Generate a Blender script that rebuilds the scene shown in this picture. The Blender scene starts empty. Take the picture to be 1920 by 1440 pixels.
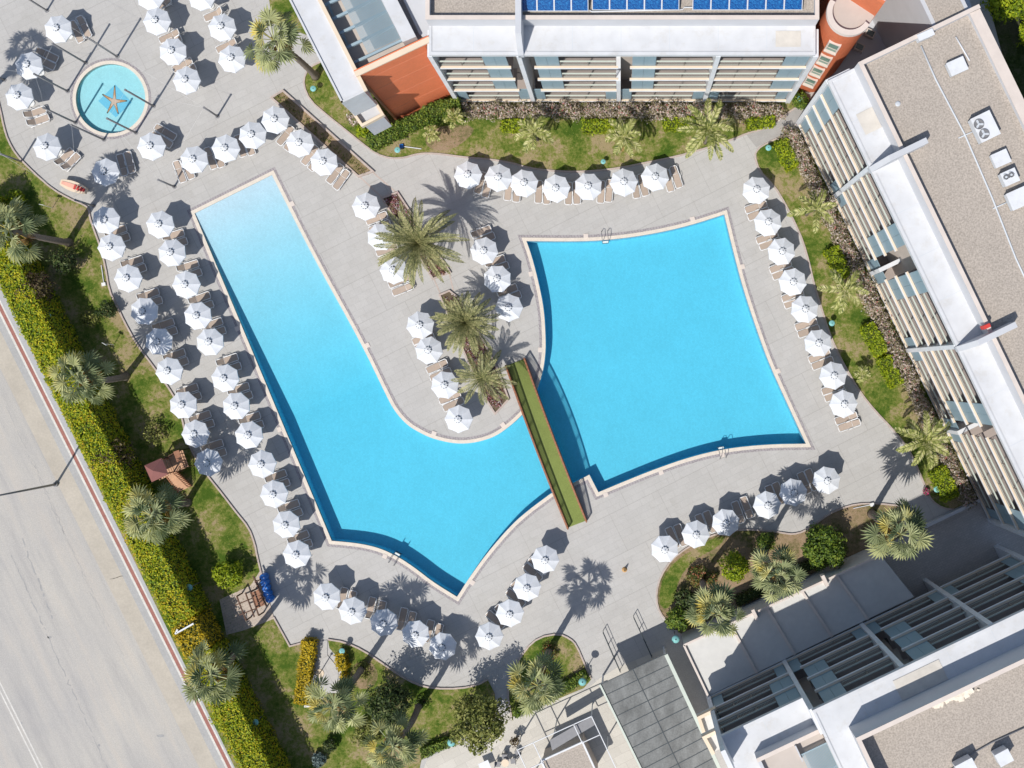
import bpy, bmesh, math, random
from mathutils import Vector, Matrix
from mathutils.geometry import tessellate_polygon
R = random.Random(7)
H = 95.0; F = 1995.0
scene = bpy.context.scene
COL = scene.collection

def P(px, py, z=0.0):
    k = (H - z) / F
    return Vector(((px - 1165) * k, -(py - 700) * k, z))
def PL(pts, z=0.0):
    return [P(a, b, z) for a, b in pts]
def lerp(a, b, t): return a + (b - a) * t

# ------------------------------------------------------------------ materials
MATS = {}
def nt(name):
    m = bpy.data.materials.new(name); m.use_nodes = True
    t = m.node_tree; b = t.nodes['Principled BSDF']
    MATS[name] = m
    return m, t, b
def noise(t, scale, detail=4, rough=.6, coord='Object', stretch=None, rot=0):
    tc = t.nodes.new('ShaderNodeTexCoord')
    n = t.nodes.new('ShaderNodeTexNoise')
    n.inputs['Scale'].default_value = scale; n.inputs['Detail'].default_value = detail
    n.inputs['Roughness'].default_value = rough
    mp = t.nodes.new('ShaderNodeMapping')
    mp.inputs['Rotation'].default_value = (0, 0, rot)
    t.links.new(tc.outputs[coord], mp.inputs['Vector'])
    m2 = t.nodes.new('ShaderNodeMapping')
    if stretch: m2.inputs['Scale'].default_value = stretch
    t.links.new(mp.outputs['Vector'], m2.inputs['Vector'])
    t.links.new(m2.outputs['Vector'], n.inputs['Vector'])
    return n
def ramp(t, stops, interp='LINEAR'):
    r = t.nodes.new('ShaderNodeValToRGB'); r.color_ramp.interpolation = interp
    e = r.color_ramp.elements
    while len(e) > 1: e.remove(e[-1])
    e[0].position = stops[0][0]; e[0].color = (*stops[0][1], 1)
    for p, c in stops[1:]:
        x = e.new(p); x.color = (*c, 1)
    return r
def mix(t, a, b, fac, mode='MIX'):
    m = t.nodes.new('ShaderNodeMix'); m.data_type = 'RGBA'; m.blend_type = mode
    for s, v in (('Factor', fac), ('A', a), ('B', b)):
        i = [q for q in m.inputs if q.name == s and (q.type == 'RGBA' if s != 'Factor' else q.type == 'VALUE')][0]
        if hasattr(v, 'is_linked') or hasattr(v, 'links'): t.links.new(v, i)
        elif s == 'Factor': i.default_value = v
        else: i.default_value = (*v, 1)
    return [o for o in m.outputs if o.type == 'RGBA'][0]
def bump(t, b, h, strength=.3, dist=.02):
    n = t.nodes.new('ShaderNodeBump'); n.inputs['Strength'].default_value = strength
    n.inputs['Distance'].default_value = dist
    t.links.new(h, n.inputs['Height']); t.links.new(n.outputs['Normal'], b.inputs['Normal'])
def mul(c, k): return tuple(min(1, x * k) for x in c)
def plain(name, col, rough=.6, var=.12, scale=2.0, metal=0, fine=None, spec=.3, stretch=None):
    m, t, b = nt(name)
    n = noise(t, scale, 5, .65, stretch=stretch)
    r = ramp(t, [(.25, mul(col, 1 - var)), (.75, mul(col, 1 + var))])
    t.links.new(n.outputs['Fac'], r.inputs['Fac'])
    c = r.outputs['Color']
    if fine:
        n2 = noise(t, fine[0], 2, .5)
        r2 = ramp(t, [(.3, (1 - fine[1],) * 3), (.7, (1 + fine[1],) * 3)])
        t.links.new(n2.outputs['Fac'], r2.inputs['Fac'])
        c = mix(t, c, r2.outputs['Color'], 1.0, 'MULTIPLY')
        bump(t, b, n2.outputs['Fac'], .25, .01)
    t.links.new(c, b.inputs['Base Color'])
    b.inputs['Roughness'].default_value = rough; b.inputs['Metallic'].default_value = metal
    b.inputs['Specular IOR Level'].default_value = spec
    return m
def objvar(name, col, rough=.6, amt=.1, spec=.3):
    m, t, b = nt(name)
    oi = t.nodes.new('ShaderNodeObjectInfo')
    r = ramp(t, [(0, mul(col, 1 - amt)), (1, mul(col, 1 + amt))])
    t.links.new(oi.outputs['Random'], r.inputs['Fac'])
    n = noise(t, 5, 4)
    r2 = ramp(t, [(.3, (.94,) * 3), (.7, (1.04,) * 3)])
    t.links.new(n.outputs['Fac'], r2.inputs['Fac'])
    t.links.new(mix(t, r.outputs['Color'], r2.outputs['Color'], 1, 'MULTIPLY'), b.inputs['Base Color'])
    b.inputs['Roughness'].default_value = rough; b.inputs['Specular IOR Level'].default_value = spec
    return m
def leaf(name, stops, trans=.25):
    m, t, b = nt(name)
    g = t.nodes.new('ShaderNodeNewGeometry')
    r = ramp(t, stops)
    n = noise(t, .45, 3, .6)
    ma = t.nodes.new('ShaderNodeMath'); ma.operation = 'MULTIPLY_ADD'
    t.links.new(n.outputs['Fac'], ma.inputs[0]); ma.inputs[1].default_value = .9; ma.inputs[2].default_value = -.45
    ad = t.nodes.new('ShaderNodeMath'); ad.operation = 'ADD'; ad.use_clamp = True
    t.links.new(g.outputs['Random Per Island'], ad.inputs[0]); t.links.new(ma.outputs[0], ad.inputs[1])
    t.links.new(ad.outputs[0], r.inputs['Fac'])
    t.links.new(r.outputs['Color'], b.inputs['Base Color'])
    b.inputs['Roughness'].default_value = .55; b.inputs['Specular IOR Level'].default_value = .35
    tr = t.nodes.new('ShaderNodeBsdfTranslucent'); t.links.new(r.outputs['Color'], tr.inputs['Color'])
    mx = t.nodes.new('ShaderNodeMixShader'); mx.inputs[0].default_value = trans
    out = [x for x in t.nodes if x.type == 'OUTPUT_MATERIAL'][0]
    t.links.new(b.outputs[0], mx.inputs[1]); t.links.new(tr.outputs[0], mx.inputs[2]); t.links.new(mx.outputs[0], out.inputs['Surface'])
    return m
PA = math.radians(-26.6)
def tiles(name, col, w, h, joint, rot, rough=.6, jw=.012, var=.06, calm=0.0, big=None):
    m, t, b = nt(name)
    tc = t.nodes.new('ShaderNodeTexCoord'); mp = t.nodes.new('ShaderNodeMapping')
    mp.inputs['Rotation'].default_value = (0, 0, rot)
    t.links.new(tc.outputs['Object'], mp.inputs['Vector'])
    br = t.nodes.new('ShaderNodeTexBrick'); br.offset = .5
    br.inputs['Color1'].default_value = (*mul(col, 1 - var), 1); br.inputs['Color2'].default_value = (*mul(col, 1 + var), 1)
    br.inputs['Mortar'].default_value = (*joint, 1); br.inputs['Scale'].default_value = 1
    br.inputs['Mortar Size'].default_value = jw; br.inputs['Brick Width'].default_value = w; br.inputs['Row Height'].default_value = h
    t.links.new(mp.outputs['Vector'], br.inputs['Vector'])
    n = noise(t, .35, 6, .7); r = ramp(t, [(.3, (.94, .935, .93)), (.7, (1.045, 1.045, 1.05))])
    t.links.new(n.outputs['Fac'], r.inputs['Fac'])
    n2 = noise(t, 9, 3, .6); r2 = ramp(t, [(.3, (.94,) * 3), (.7, (1.05,) * 3)])
    t.links.new(n2.outputs['Fac'], r2.inputs['Fac'])
    n3 = noise(t, 1.3, 5, .75); r3 = ramp(t, [(.3, (.84, .83, .82)), (.48, (1, 1, 1))])
    t.links.new(n3.outputs['Fac'], r3.inputs['Fac'])
    c = mix(t, br.outputs['Color'], r.outputs['Color'], 1 - calm * .5, 'MULTIPLY')
    c = mix(t, c, r2.outputs['Color'], 1 - calm, 'MULTIPLY')
    c = mix(t, c, r3.outputs['Color'], .3 * (1 - calm), 'MULTIPLY')
    if big:   # wide expansion joints
        b2 = t.nodes.new('ShaderNodeTexBrick'); b2.offset = .37
        for k_, v_ in (('Color1', (1, 1, 1, 1)), ('Color2', (.985, .985, .98, 1)), ('Mortar', (.84, .83, .82, 1))): b2.inputs[k_].default_value = v_
        b2.inputs['Scale'].default_value = 1; b2.inputs['Mortar Size'].default_value = .022; b2.inputs['Brick Width'].default_value = big; b2.inputs['Row Height'].default_value = big * .75
        t.links.new(mp.outputs['Vector'], b2.inputs['Vector']); c = mix(t, c, b2.outputs['Color'], 1, 'MULTIPLY')
        n4 = noise(t, .9, 3, .6); r4 = ramp(t, [(.60, (1, 1, 1)), (.68, (.93, .92, .90)), (.72, (1, 1, 1))]); t.links.new(n4.outputs['Fac'], r4.inputs['Fac']); c = mix(t, c, r4.outputs['Color'], .6, 'MULTIPLY')
    t.links.new(c, b.inputs['Base Color']); b.inputs['Roughness'].default_value = rough
    b.inputs['Specular IOR Level'].default_value = .25
    return m
tiles('deck', (.47, .457, .436), 1.2, .6, (.405, .393, .375), PA, var=.025, jw=.014, big=4.8)
tiles('beige_paving', (.56, .53, .47), 1.6, .8, (.42, .39, .35), PA)
tiles('pink_paving', (.50, .42, .35), .5, .25, (.34, .28, .24), PA)
tiles('yard', (.48, .45, .42), .45, .2, (.40, .375, .35), PA, jw=.02)
plain('slate_roof', (.185, .19, .185), .85, .42, .9, fine=(7, .12), stretch=(1, .45, 1))
plain('shade_paving', (.50, .47, .43), .8, .15, .6, fine=(9, .1))
plain('hedge_core', (.055, .075, .012), .9, .3, 4)
tiles('pool_tile', (.44, .595, .685), .14, .14, (.39, .54, .62), PA, jw=.006, var=.045, calm=.6)
tiles('paddling_tile', (.49, .65, .68), .14, .14, (.44, .6, .63), PA, jw=.006, var=.04, calm=.6)
tiles('grating', (.36, .33, .335), .25, .5, (.22, .2, .21), PA, jw=.02)
plain('coping', (.68, .61, .52), .6, .08, 1.5, fine=(12, .06))
plain('kerb', (.47, .39, .345), .75, .15, 2, fine=(10, .1))
plain('concrete_path', (.36, .345, .33), .8, .12, .8, fine=(12, .08))
plain('road_seam', (.345, .34, .335), .9, .15, 2)
plain('terrace_white', (.61, .60, .57), .7, .05, .6, fine=(2, .03))
plain('patch', (.60, .56, .50), .8, .12, 1.2)
plain('soil', (.30, .22, .15), .95, .3, 1.5, fine=(14, .3))
plain('dark_soil', (.13, .10, .065), .95, .3, 1.5, fine=(14, .35))
plain('white_paint', (.70, .715, .74), .55, .04, .6, fine=(1.2, .03))
plain('white_roof', (.61, .618, .632), .6, .05, .35, fine=(.9, .05))
for nm_ in ('white_roof', 'white_paint'):   # rain streaks and dirt
    t = MATS[nm_].node_tree; b = t.nodes['Principled BSDF']; src = b.inputs['Base Color'].links[0].from_socket
    n1 = noise(t, 1.1, 6, .75); r1 = ramp(t, [(.30, (.86, .82, .75)), (.48, (1, 1, 1))]); t.links.new(n1.outputs['Fac'], r1.inputs['Fac'])
    t.links.new(mix(t, src, r1.outputs['Color'], .55, 'MULTIPLY'), b.inputs['Base Color'])
plain('cream_wall', (.74, .61, .46), .7, .06, .6)
plain('beige_wall', (.52, .46, .41), .75, .08, .6)
plain('coping_stone', (.66, .58, .52), .7, .08, 1.0)
plain('grey_render', (.55, .56, .585), .75, .06, .5)
plain('balcony_floor', (.37, .315, .285), .7, .06, 2)
plain('louver_blue', (.245, .345, .40), .45, .05, 1.2)
plain('rail_green', (.55, .60, .53), .5, .05, 3)
plain('rail_grey', (.33, .33, .30), .5, .1, 3)
plain('rail_dark', (.20, .17, .15), .5, .1, 3)
plain('gravel', (.415, .365, .315), .95, .05, .4, fine=(8, .22))
plain('tower_orange', (.58, .165, .075), .75, .08, .7, fine=(5, .05))
plain('orange_wall', (.80, .225, .10), .75, .07, .7, fine=(6, .04))
plain('orange_joint', (.66, .24, .13), .75, .05, 1)
plain('pipe_brown', (.26, .10, .05), .5, .1, 2)
plain('blue_steel', (.32, .42, .47), .45, .05, 2)
plain('dark_steel', (.06, .075, .085), .45, .1, 3)
plain('grey_steel', (.22, .22, .23), .45, .1, 3)
plain('white_plastic', (.76, .76, .74), .45, .04, 4)
plain('ac_white', (.56, .59, .62), .5, .05, 2)
plain('black_rubber', (.015, .015, .02), .6, .2, 5)
plain('glass_dark', (.03, .05, .06), .12, .2, 2, spec=.6)
plain('glass_green', (.16, .27, .22), .2, .2, 3, spec=.6)
plain('wood_orange', (.30, .135, .075), .6, .25, 3, fine=(18, .15))
plain('tan_cone', (.55, .33, .14), .6, .2, 6)
plain('wood_pale', (.56, .33, .2), .6, .15, 3, fine=(18, .12))
plain('wood_dark', (.10, .045, .025), .6, .2, 3)
plain('roof_red', (.27, .115, .105), .7, .08, 2)
plain('blue_plastic', (.015, .17, .58), .3, .08, 2, spec=.5)
plain('teal', (.20, .47, .46), .45, .08, 3)
plain('turf', (.19, .235, .065), .95, .12, .7, fine=(14, .15))
plain('red_plastic', (.62, .06, .05), .5, .15, 8)
plain('salmon', (.80, .42, .32), .5, .15, 4)
plain('trunk', (.20, .165, .135), .9, .3, 5, stretch=(1, 1, 6), fine=(12, .25))
plain('bark', (.12, .085, .06), .9, .3, 6)
plain('red_line', (.335, .15, .125), .85, .15, 2, fine=(9, .1))
plain('line_white', (.62, .60, .56), .8, .15, 1.5, fine=(9, .1))
plain('gutter', (.475, .43, .365), .85, .12, .4, fine=(8, .06))
plain('side_grey', (.40, .395, .39), .85, .1, .35, fine=(9, .08))
plain('sidewalk', (.42, .42, .425), .85, .08, .6, fine=(9, .06))
plain('terracotta', (.42, .16, .08), .7, .1, 4)
plain('rubble', (.78, .70, .58), .9, .2, 3)
objvar('fabric_taupe', (.44, .355, .29), .8, .1)
objvar('frame_white', (.80, .80, .80), .4, .03)
objvar('canopy', (.70, .72, .75), .8, .04, spec=.1)
# asphalt with streaks along the road
m, t, b = nt('asphalt')
ra = math.radians(63.5)
n1 = noise(t, .5, 6, .7, stretch=(.12, 1.2, 1), rot=ra); n2 = noise(t, 14, 2, .5); n3 = noise(t, .12, 4, .6)
r1 = ramp(t, [(.32, (.385, .37, .355)), (.5, (.455, .435, .405)), (.68, (.50, .46, .41))]); t.links.new(n1.outputs['Fac'], r1.inputs['Fac'])
r2 = ramp(t, [(.3, (.86,) * 3), (.7, (1.1,) * 3)]); t.links.new(n2.outputs['Fac'], r2.inputs['Fac'])
r3 = ramp(t, [(.35, (.96, .96, .97)), (.65, (1.05, 1.04, 1.02))]); t.links.new(n3.outputs['Fac'], r3.inputs['Fac'])
t.links.new(mix(t, mix(t, r1.outputs['Color'], r2.outputs['Color'], 1, 'MULTIPLY'), r3.outputs['Color'], 1, 'MULTIPLY'), b.inputs['Base Color'])
b.inputs['Roughness'].default_value = .9
# lawn
def lawn_mat(name, lo, mid, hi, soil):
    m, t, b = nt(name)
    n1 = noise(t, .33, 5, .65); n2 = noise(t, 3.2, 5, .8); n3 = noise(t, 22, 2, .6)
    ad = t.nodes.new('ShaderNodeMath'); ad.operation = 'MULTIPLY_ADD'
    t.links.new(n2.outputs['Fac'], ad.inputs[0]); ad.inputs[1].default_value = .55; t.links.new(n1.outputs['Fac'], ad.inputs[2])
    r = ramp(t, [(.64, lo), (.735, mid), (.805, hi), (.885, soil)]); t.links.new(ad.outputs[0], r.inputs['Fac'])
    r3 = ramp(t, [(.25, (.5,) * 3), (.75, (1.4,) * 3)]); t.links.new(n3.outputs['Fac'], r3.inputs['Fac'])
    t.links.new(mix(t, r.outputs['Color'], r3.outputs['Color'], 1, 'MULTIPLY'), b.inputs['Base Color'])
    b.inputs['Roughness'].default_value = 1; b.inputs['Specular IOR Level'].default_value = .1
    bump(t, b, n3.outputs['Fac'], .8, .06)
lawn_mat('lawn', (.065, .12, .015), (.145, .185, .034), (.235, .235, .07), (.36, .285, .16))
lawn_mat('dry_bed', (.12, .13, .04), (.24, .19, .10), (.33, .24, .145), (.36, .26, .17))
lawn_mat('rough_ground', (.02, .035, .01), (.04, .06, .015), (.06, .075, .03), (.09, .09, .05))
# foliage
leaf('hedge_leaf', [(0, (.11, .20, .012)), (.25, (.26, .36, .012)), (.4, (.38, .43, .012)), (.7, (.50, .51, .02)), (.9, (.62, .54, .02)), (1, (.62, .42, .02))], .3)
leaf('gold_leaf', [(0, (.24, .18, .01)), (.4, (.52, .38, .012)), (1, (.72, .52, .02))])
leaf('lime_leaf', [(0, (.09, .15, .006)), (.5, (.27, .36, .01)), (1, (.46, .5, .02))])
leaf('green_leaf', [(0, (.03, .065, .008)), (.5, (.11, .185, .02)), (.85, (.22, .30, .035)), (1, (.33, .37, .06))])
leaf('dark_leaf', [(0, (.012, .025, .006)), (.5, (.045, .08, .018)), (.85, (.10, .135, .035)), (1, (.2, .22, .08))])
leaf('olive_leaf', [(0, (.05, .065, .012)), (.5, (.19, .215, .04)), (1, (.44, .43, .14))])
leaf('russet_leaf', [(0, (.05, .035, .02)), (.4, (.12, .075, .045)), (.7, (.15, .13, .04)), (1, (.28, .2, .12))])
leaf('bougain_leaf', [(0, (.10, .085, .04)), (.25, (.27, .26, .10)), (.5, (.46, .37, .27)), (.72, (.60, .50, .43)), (.9, (.78, .70, .66)), (.95, (.55, .09, .10)), (1, (.8, .76, .76))])
leaf('flower_mix', [(0, (.10, .03, .03)), (.3, (.26, .07, .06)), (.5, (.30, .24, .09)), (.68, (.45, .08, .26)), (.82, (.58, .34, .28)), (.9, (.85, .78, .8)), (1, (.9, .88, .9))])
leaf('red_bed_leaf', [(0, (.04, .06, .012)), (.4, (.13, .155, .03)), (.7, (.24, .22, .06)), (.85, (.40, .10, .05)), (1, (.42, .30, .2))])
leaf('fan_leaf', [(0, (.15, .20, .10)), (.35, (.36, .40, .21)), (.8, (.60, .61, .33)), (1, (.74, .62, .18))], .2)
leaf('fan_dead', [(0, (.16, .09, .03)), (.5, (.33, .2, .06)), (1, (.5, .33, .1))], .15)
leaf('date_leaf', [(0, (.10, .115, .04)), (.5, (.26, .265, .105)), (1, (.46, .42, .2))], .12)
leaf('feather_leaf', [(0, (.07, .10, .02)), (.3, (.24, .275, .06)), (.6, (.46, .47, .15)), (1, (.72, .66, .36))], .25)
leaf('blue_leaf', [(0, (.07, .11, .1)), (1, (.25, .33, .32))])
leaf('pink_flower', [(0, (.08, .1, .06)), (.4, (.2, .22, .16)), (.55, (.7, .03, .2)), (1, (.8, .1, .32))])
# solar glass
m, t, b = nt('solar')
n1 = noise(t, 7, 5, .7, stretch=(1, 3, 1), rot=.4); r1 = ramp(t, [(.3, (.006, .03, .12)), (.5, (.012, .09, .30)), (.65, (.03, .22, .50)), (.75, (.12, .42, .62))]); t.links.new(n1.outputs['Fac'], r1.inputs['Fac'])
t.links.new(r1.outputs['Color'], b.inputs['Base Color']); b.inputs['Roughness'].default_value = .15
# corrugated sheet
def stripes(name, c1, c2, per, rot):
    m, t, b = nt(name)
    tc = t.nodes.new('ShaderNodeTexCoord'); mp = t.nodes.new('ShaderNodeMapping'); mp.inputs['Rotation'].default_value = (0, 0, rot)
    w = t.nodes.new('ShaderNodeTexWave'); w.inputs['Scale'].default_value = 2 * math.pi / (20 * per) ; w.wave_profile = 'SIN'
    t.links.new(tc.outputs['Object'], mp.inputs['Vector']); t.links.new(mp.outputs['Vector'], w.inputs['Vector'])
    r = ramp(t, [(.3, c1), (.7, c2)]); t.links.new(w.outputs['Fac'], r.inputs['Fac'])
    t.links.new(r.outputs['Color'], b.inputs['Base Color'])
# water
m, t, b = nt('water')
t.nodes.remove(b)
out = [x for x in t.nodes if x.type == 'OUTPUT_MATERIAL'][0]
tr = t.nodes.new('ShaderNodeBsdfTransparent'); gl = t.nodes.new('ShaderNodeBsdfGlossy'); gl.inputs['Roughness'].default_value = .06
n1 = noise(t, 3.2, 4, .65); n2 = noise(t, .5, 3, .5)
bp = t.nodes.new('ShaderNodeBump'); bp.inputs['Strength'].default_value = .35; bp.inputs['Distance'].default_value = .05
t.links.new(n1.outputs['Fac'], bp.inputs['Height']); t.links.new(bp.outputs['Normal'], gl.inputs['Normal'])
fr = t.nodes.new('ShaderNodeFresnel'); fr.inputs['IOR'].default_value = 1.33; t.links.new(bp.outputs['Normal'], fr.inputs['Normal'])
mx = t.nodes.new('ShaderNodeMixShader')
t.links.new(fr.outputs[0], mx.inputs[0]); t.links.new(tr.outputs[0], mx.inputs[1]); t.links.new(gl.outputs[0], mx.inputs[2])
t.links.new(mx.outputs[0], out.inputs['Surface'])
va = t.nodes.new('ShaderNodeVolumeAbsorption'); va.inputs['Color'].default_value = (.0, .90, 1.0, 1); va.inputs['Density'].default_value = .50
t.links.new(va.outputs[0], out.inputs['Volume'])

# ------------------------------------------------------------------ mesh helper
class MB:
    def __init__(s): s.v = []; s.f = []; s.m = []; s.mi = 0
    def add(s, vs, fs):
        o = len(s.v); s.v += [tuple(x) for x in vs]
        for f in fs: s.f.append([o + i for i in f]); s.m.append(s.mi)
    def prism(s, pts, z0, z1, sides=True, bottom=True):
        n = len(pts); vs = [(p[0], p[1], z1) for p in pts]
        if not sides:
            s.add(vs, [list(range(n))]); return
        vs += [(p[0], p[1], z0) for p in pts]
        fs = [list(range(n))] + ([[n + i for i in reversed(range(n))]] if bottom else [])
        fs += [[i, n + i, n + (i + 1) % n, (i + 1) % n] for i in range(n)]
        s.add(vs, fs)
    def hexa(s, c):   # 8 corners: bottom 4, top 4
        s.add(c, [(0, 3, 2, 1), (4, 5, 6, 7), (0, 1, 5, 4), (1, 2, 6, 5), (2, 3, 7, 6), (3, 0, 4, 7)])
    def box(s, c, size, rz=0.0):
        a, b_, h = size[0] / 2, size[1] / 2, size[2] / 2; co, si = math.cos(rz), math.sin(rz)
        q = []
        for z in (-h, h):
            for x, y in ((-a, -b_), (a, -b_), (a, b_), (-a, b_)):
                q.append((c[0] + x * co - y * si, c[1] + x * si + y * co, c[2] + z))
        s.hexa(q)
    def bar(s, p, q, w, h=None, up=Vector((0, 0, 1))):
        p = Vector(p); q = Vector(q); h = h or w; d = (q - p)
        if d.length < 1e-6: return
        d.normalize()
        if abs(d.dot(up)) > .99: up = Vector((1, 0, 0))
        a = d.cross(up).normalized() * (w / 2); b_ = a.cross(d).normalized() * (h / 2)
        s.hexa([p - a - b_, p + a - b_, q + a - b_, q - a - b_, p - a + b_, p + a + b_, q + a + b_, q - a + b_])
    def tube(s, pts, rad, n=8, cap=True):
        pts = [Vector(p) for p in pts]
        if not hasattr(rad, '__len__'): rad = [rad] * len(pts)
        o = len(s.v)
        for i, p in enumerate(pts):
            d = (pts[min(i + 1, len(pts) - 1)] - pts[max(i - 1, 0)]).normalized()
            up = Vector((0, 0, 1)) if abs(d.z) < .95 else Vector((1, 0, 0))
            a = d.cross(up).normalized(); b_ = a.cross(d)
            for k in range(n):
                t_ = 2 * math.pi * k / n
                s.v.append(tuple(p + (a * math.cos(t_) + b_ * math.sin(t_)) * rad[i]))
        for i in range(len(pts) - 1):
            for k in range(n):
                s.f.append([o + i * n + k, o + i * n + (k + 1) % n, o + (i + 1) * n + (k + 1) % n, o + (i + 1) * n + k]); s.m.append(s.mi)
        if cap:
            s.f.append([o + k for k in reversed(range(n))]); s.m.append(s.mi)
            s.f.append([o + (len(pts) - 1) * n + k for k in range(n)]); s.m.append(s.mi)
    def lathe(s, c, prof, n=16):
        c = Vector(c); o = len(s.v)
        for r, z in prof:
            for k in range(n):
                t_ = 2 * math.pi * k / n; s.v.append((c.x + r * math.cos(t_), c.y + r * math.sin(t_), c.z + z))
        for i in range(len(prof) - 1):
            for k in range(n):
                s.f.append([o + i * n + k, o + i * n + (k + 1) % n, o + (i + 1) * n + (k + 1) % n, o + (i + 1) * n + k]); s.m.append(s.mi)
    def tess(s, loops, z):
        polys = [[Vector((p[0], p[1], 0)) for p in l] for l in loops]
        flat = [p for l in polys for p in l]
        s.add([(p.x, p.y, z) for p in flat], [list(t_) for t_ in tessellate_polygon(polys)])
    def strip(s, pts, a, b_, z0, z1, closed=False):
        """band along a polyline from offset a to offset b (metres, left of travel positive)"""
        pts = [Vector((p[0], p[1], 0)) for p in pts]; n = len(pts); L = []; Rr = []
        for i in range(n):
            p0 = pts[(i - 1) % n] if (closed or i) else pts[0]; p1 = pts[(i + 1) % n] if (closed or i < n - 1) else pts[i]
            d0 = (pts[i] - p0); d1 = (p1 - pts[i])
            if d0.length < 1e-6: d0 = d1
            if d1.length < 1e-6: d1 = d0
            n0 = Vector((-d0.y, d0.x, 0)).normalized(); n1 = Vector((-d1.y, d1.x, 0)).normalized()
            nn = (n0 + n1).normalized(); nn = nn / max(.35, nn.dot(n0))
            L.append(pts[i] + nn * a); Rr.append(pts[i] + nn * b_)
        m_ = n if closed else n - 1
        for i in range(m_):
            j = (i + 1) % n
            if z1 is None or z1 <= z0: s.add([(L[i].x, L[i].y, z0), (Rr[i].x, Rr[i].y, z0), (Rr[j].x, Rr[j].y, z0), (L[j].x, L[j].y, z0)], [(0, 1, 2, 3)])
            else:
                q = [(L[i].x, L[i].y, z0), (Rr[i].x, Rr[i].y, z0), (Rr[j].x, Rr[j].y, z0), (L[j].x, L[j].y, z0)]
                q += [(x, y, z1) for x, y, _ in q]
                s.add(q, [(4, 5, 6, 7), (0, 4, 7, 3), (1, 2, 6, 5)] + ([] if closed else ([(0, 1, 5, 4)] if i == 0 else []) + ([(3, 7, 6, 2)] if i == m_ - 1 else [])))
    def leaves(s, c, r, n, size, rnd, shell=.55, kind='ell', flat=1.0, lump=.18, up=.35):
        c = Vector(c); r = Vector(r)
        ph = [rnd.uniform(0, 6.28) for _ in range(6)]
        for _ in range(n):
            if kind == 'ell':
                z = rnd.uniform(-.55, 1); t_ = rnd.uniform(0, 6.283); q = math.sqrt(max(0, 1 - z * z))
                d = Vector((q * math.cos(t_), q * math.sin(t_), z))
                k = 1 + lump * (math.sin(3 * t_ + ph[0]) * math.sin(4 * z + ph[1]) + .7 * math.sin(5 * t_ + ph[2] + 3 * z) + .5 * math.sin(9 * t_ + ph[3]) * math.cos(7 * z + ph[4]))
                rr = rnd.uniform(shell, 1) ** .6 * k
                p = c + Vector((d.x * r.x, d.y * r.y, d.z * r.z)) * rr; nrm = d
            else:
                f_ = rnd.random(); A = r.x * r.y; B = r.x * r.z; C = r.y * r.z; tot = A + B * 1.0 + C * 1.0
                x, y, z = (rnd.uniform(-1, 1) for _ in range(3))
                if f_ < A / tot: z = 1; nrm = Vector((0, 0, 1))
                elif f_ < (A + B) / tot: y = rnd.choice((-1, 1)); nrm = Vector((0, y, 0))
                else: x = rnd.choice((-1, 1)); nrm = Vector((x, 0, 0))
                p = c + Vector((x * r.x, y * r.y, z * r.z)) + nrm * (rnd.uniform(-.16, .12) + .07 * math.sin(x * r.x * 2.3 + ph[0]) * math.sin(y * r.y * 2.9 + z * r.z * 2 + ph[1]))
            nrm = (nrm + Vector((rnd.gauss(0, .55), rnd.gauss(0, .55), rnd.gauss(up, .5)))).normalized()
            a = nrm.orthogonal().normalized(); a.rotate(Matrix.Rotation(rnd.uniform(0, 6.28), 3, nrm)); b_ = nrm.cross(a)
            l = size * rnd.uniform(.6, 1.35); w = l * rnd.uniform(.4, .62)
            s.add([p - a * l, p + b_ * w, p + a * l - nrm * l * .25, p - b_ * w], [(0, 1, 2, 3)])
    def rotz(s, ang, c=(0, 0)):
        co, si = math.cos(ang), math.sin(ang)
        s.v = [(c[0] + (x - c[0]) * co - (y - c[1]) * si, c[1] + (x - c[0]) * si + (y - c[1]) * co, z) for x, y, z in s.v]
        return s
    def build(s, name, mat, parent=None, smooth=False, recalc=False):
        org = Vector((0, 0, 0))
        if parent is not None: org = Vector(parent.get('_org', (0, 0, 0)))
        me = bpy.data.meshes.new(name)
        me.from_pydata([(x - org.x, y - org.y, z - org.z) for x, y, z in s.v], [], s.f)
        for mm in (mat if isinstance(mat, (list, tuple)) else [mat]): me.materials.append(MATS[mm])
        if isinstance(mat, (list, tuple)): me.polygons.foreach_set('material_index', s.m)
        if smooth: me.polygons.foreach_set('use_smooth', [True] * len(me.polygons))
        if recalc:
            bm = bmesh.new(); bm.from_mesh(me); bmesh.ops.remove_doubles(bm, verts=bm.verts, dist=.0005); bmesh.ops.recalc_face_normals(bm, faces=bm.faces); bm.to_mesh(me); bm.free()
        me.update()
        o = bpy.data.objects.new(name, me); COL.objects.link(o)
        if parent is not None: o.parent = parent; o['_org'] = tuple(org)
        return o

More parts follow.
